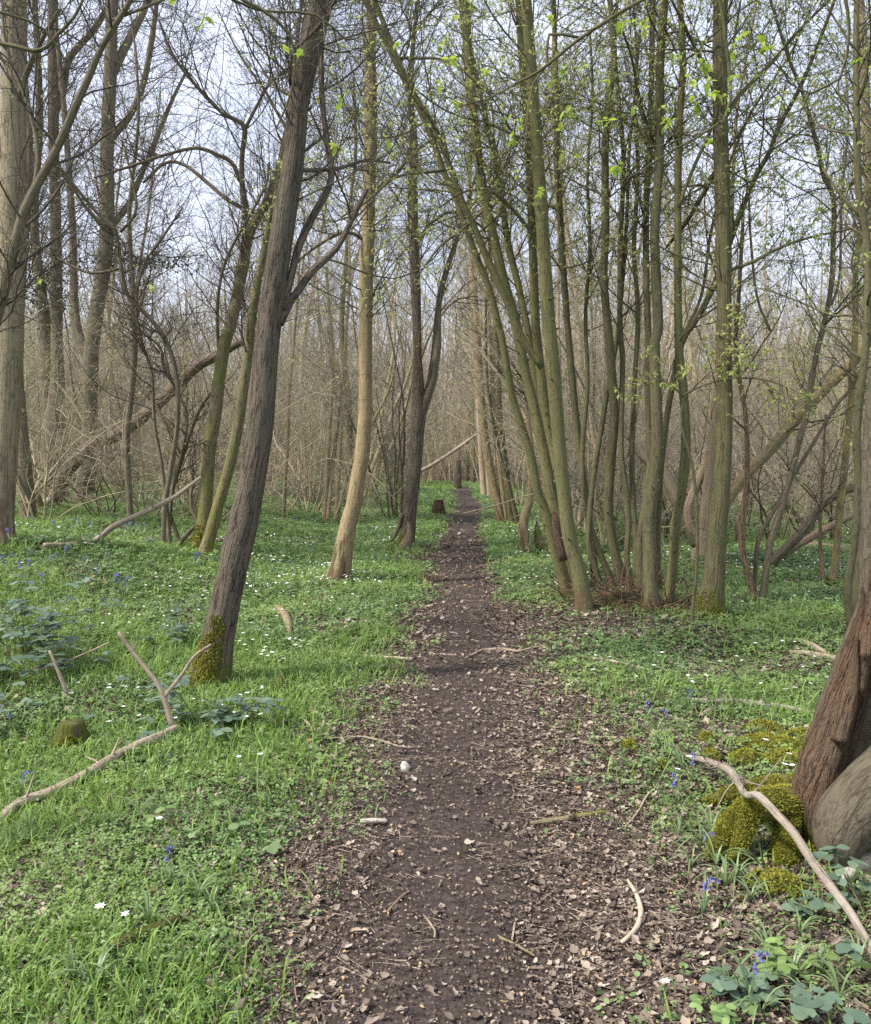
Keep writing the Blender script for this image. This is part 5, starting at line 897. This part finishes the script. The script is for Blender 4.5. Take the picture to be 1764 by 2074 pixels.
bp_ = [(245, 1200), (236, 1196), (255, 1204), (62, 1165), (196, 1182), (20, 1100), (70, 1062), (145, 1070), (160, 1068), (150, 1078), (130, 1140), (118, 1145), (182, 1108), (265, 1078), (290, 1080), (300, 1100), (305, 1108), (220, 1140), (100, 1152), (40, 1170), (88, 1202), (30, 1140), (395, 1150), (400, 1156), (275, 1075), (250, 1085), (200, 1106), (110, 1075), (180, 1075), (335, 1085), (600, 1060), (615, 1058), (640, 1062), (585, 1150), (634, 1130), (170, 1150), (65, 1135), (10, 1160), (247, 1250), (18, 1480), (335, 1790), (48, 1610)]
nb = [(1352, 1482, 'lone bluebell with a full violet spike behind the moss by the propped branch'), (1310, 1462, 'small bluebell just left of the full-spiked one on the bare patch'), (1393, 1445, 'bluebell at the tip of the flat lichen-flecked branch'), (1362, 1640, 'thin bluebell in the strap leaves left of the mossy root'), (1400, 1590, 'dark budded bluebell beside the start of the propped branch'), (1430, 1740, 'slim bluebell standing in front of the mossy root'), (1424, 1858, 'low bluebell flopped on the dead leaves below the mossy root'), (1522, 2040, 'bluebell with a single drooping flower at the bottom edge')]
cnt = 0
def put(pool, px, py, label, group, name_used, k=1.):
    o = pool[rng.integers(len(pool))]
    if o.name in name_used: o = dup(o)
    else: name_used.add(o.name)
    p = G(px, py); o.location = p; s = rng.uniform(.8, 1.1) * k; o.scale = (s, s, s); o.rotation_euler = (0, 0, rng.uniform(0, 6.28)); o['label'] = label
    if group: o['group'] = group
us = set()
for px, py in bp_: put(BB, px, py + 6, 'bluebell in the green carpet left of the path', 'bluebells left of the path', us, 1. if py < 1300 else .65)
for px, py, lb in nb: put(BB, px, py, lb, None, us, .72)
ut = set()
for px, py in ((1395, 1690), (1420, 1720), (1375, 1700), (1450, 1760), (1400, 1760), (1470, 1800), (1490, 1790), (1345, 1530), (1335, 1510), (1380, 1560), (1330, 1490), (1440, 1700), (1520, 1830), (1660, 1985), (1600, 2000), (1560, 1960), (1700, 2030), (1480, 2010), (1620, 1900), (1740, 1960), (1300, 1300), (1330, 1330), (1640, 2060), (1540, 2060)):
    put(TU, px, py, 'tuft of long arching strap leaves on the litter right of the path', 'strap-leaf tufts right of the path', ut)
for px, py in ((60, 1690), (30, 1720), (350, 1800), (400, 1830), (300, 1880), (280, 1660), (150, 1990), (190, 2010), (520, 1600), (30, 1400), (50, 1460), (340, 1160), (300, 1150), (240, 1130), (430, 1850)):
    put(TU, px, py, 'tuft of long arching strap leaves in the herbs left of the path', 'strap-leaf tufts left of the path', ut)

# ---- brambles and broad-leaved seedlings
def bramble(label, px, py, canes, size=.05, mt='bramble', nl=7, name='bramble', cat='bramble'):
    b0 = G(px, py); o = thing(name, label, cat, b0)
    for (dx, dy, L, h) in canes:
        P, R = grow(np.array([b0]), np.array([[dx, dy, h]]), np.array([L]), np.array([.0035]), 9, .1, -.12, .4); mb = MB(); P[..., 2] = np.maximum(P[..., 2], gz(P[..., 0], P[..., 1]) + .02); tubes(mb, P, R, 5); mb.build('cane', M['twig2'], o)
        q, d, l, r = spawn(P, R, nl, .2, 1, (40, 80), (.04, .08), (.4, .5), .5, .001); B, R2 = grow(q, d, l, r, 2, .1); mb = MB(); tubes(mb, B, R2, 3); tip = B[:, -1]; t3 = t_bram(); v = t3[0]
        for a in (0, 1.5, -1.5):
            yaw = np.arctan2(B[:, -1, 1] - B[:, 0, 1], B[:, -1, 0] - B[:, 0, 0]) - 1.57 + a; scatter(mb, (v, t3[1], t3[2]), tip, np.full(nl, size * (1 if a == 0 else .85)), yaw, rng.uniform(-.35, .2, nl), rng.uniform(-.3, .3, nl))
        mb.build('leaves', M[mt], o)
R_ = lambda a, b: rng.uniform(a, b)
def fan(n, L, h): return [(R_(-1, 1), R_(-1, .6), R_(.6, 1) * L, R_(.5, 1.1) * h) for _ in range(n)]
bramble('bramble clump with dull blue-green leaves sprawling at the left edge', 50, 1330, fan(13, 1., 1.7), .075)
bramble('bramble with broad blue-green leaves crossed by the slanting pale stem', 10, 1390, fan(10, .8, 1.4), .075)
bramble('low bramble trailing round the upright fork of the bent branch', 400, 1478, fan(8, .6, 1.1), .07)
bramble('arching bramble cane between the mossy stump and the forked branch', 170, 1420, fan(4, .9, .6), .05)
bramble('small bramble at the very foot of the mossy leaning trunk', 350, 1300, fan(5, .5, 1.), .07)
bramble('bramble with large wrinkled leaves in the lower right corner', 1660, 2010, fan(4, .4, .7), .05)
bramble('pale fresh bramble shoots under the end of the propped branch', 1610, 1930, fan(3, .3, .7), .04, 'herb')
bramble('bramble leaves pressed against the bending root at the right edge', 1760, 1880, fan(3, .3, .8), .055)
bramble('low bramble with yellowish leaves left of the corner bramble', 1480, 2050, fan(2, .25, .5), .03, 'herb')
bramble('pair of broad smooth pale leaves rising from the grass, upper seedling', 365, 1680, [(.6, -.2, .16, 1.), (-.6, -.2, .14, .9)], .05, 'herb', 2, 'broad_leaved_seedling', 'seedling')
bramble('broad blue-green seedling leaves lying flat nearer the path', 480, 1715, [(1, -.3, .2, .5), (-1, 0, .16, .5), (.3, .5, .16, .5)], .05, 'blue_leaf', 2, 'broad_leaved_seedling', 'seedling')
for px, py, lb in ((640, 1018, 'dark ivy-leaved thicket at the edge of the wood behind the slim tan trunk'), (820, 1030, 'dark low bramble thicket around the base of the dark forked trunk'), (590, 1010, 'dark low thicket of glossy leaves right of the stout dark trunk')):
    b0 = G(px, py); o = thing('undergrowth_bush', lb, 'bush', b0); n = 1500; q = b0 + rng.normal(size=(n, 3)) * [1.1, .9, .28]; q[:, 2] = np.maximum(gz(q[:, 0], q[:, 1]) + .05, np.abs(q[:, 2] - b0[2]) + b0[2]); mb = MB(); scatter(mb, t_leaf(), q, rng.uniform(.04, .09, n), rng.uniform(0, 6.28, n), rng.uniform(-.6, .5, n), rng.uniform(-.5, .5, n)); mb.build('leaves', M['ivy'], o)
    mb = MB(); k = 40; P, R = grow(np.repeat([b0], k, 0) + rng.normal(size=(k, 3)) * [.6, .5, 0], rng.normal(size=(k, 3)) * .6 + [0, 0, .6], rng.uniform(.5, 1.1, k), np.full(k, .006), 6, .15, -.06); tubes(mb, P, R, 4); mb.build('canes', M['twig2'], o)
b0 = G(800, 1015); o = thing('evergreen_bush', 'small fine-leaved green bush behind the dark forked trunk', 'bush', b0); n = 2600; a = rng.uniform(0, 6.28, n); r = np.sqrt(rng.random(n)) * .75; z = rng.random(n) * 1.7
q = b0 + np.stack([r * np.cos(a), r * np.sin(a), z], -1); kp = fbm(q * 2.5, 5, 2) > .46; q = q[kp]; n = len(q); mb = MB(); scatter(mb, t_diamond(), q, rng.uniform(.03, .07, n), rng.uniform(0, 6.28, n), rng.uniform(-.5, .8, n), rng.uniform(-.6, .6, n)); mb.build('leaves', M['herb'], o)
mb = MB(); P, R = grow(np.repeat([b0], 14, 0), rng.normal(size=(14, 3)) * .4 + [0, 0, 1], np.full(14, 1.6), np.full(14, .012), 6, .1); tubes(mb, P, R, 4); mb.build('stems', M['twig2'], o)
for px, py, dd, lb in ((88, 570, 19.2, 'dark ivy clump hanging on the grey twin trunk'), (285, 528, 19., 'dark ivy draped along a level branch between the tall trunks')):
    c = at(px, py, dd); o = thing('ivy_clump', lb, 'ivy', c); n = 900; sp_ = [.35, .3, .5] if px < 200 else [.85, .3, .1]; q = c + rng.normal(size=(n, 3)) * sp_; mb = MB(); scatter(mb, t_leaf(), q, rng.uniform(.05, .09, n), rng.uniform(0, 6.28, n), rng.uniform(-1.2, .3, n), rng.uniform(-.5, .5, n)); mb.build('leaves', M['ivy'], o)
    mb = MB(); P, R = grow(np.repeat([c], 10, 0), rng.normal(size=(10, 3)) * sp_, np.full(10, 1.), np.full(10, .01), 6, .2); tubes(mb, P, R, 4); mb.build('vine', M['twig'], o)
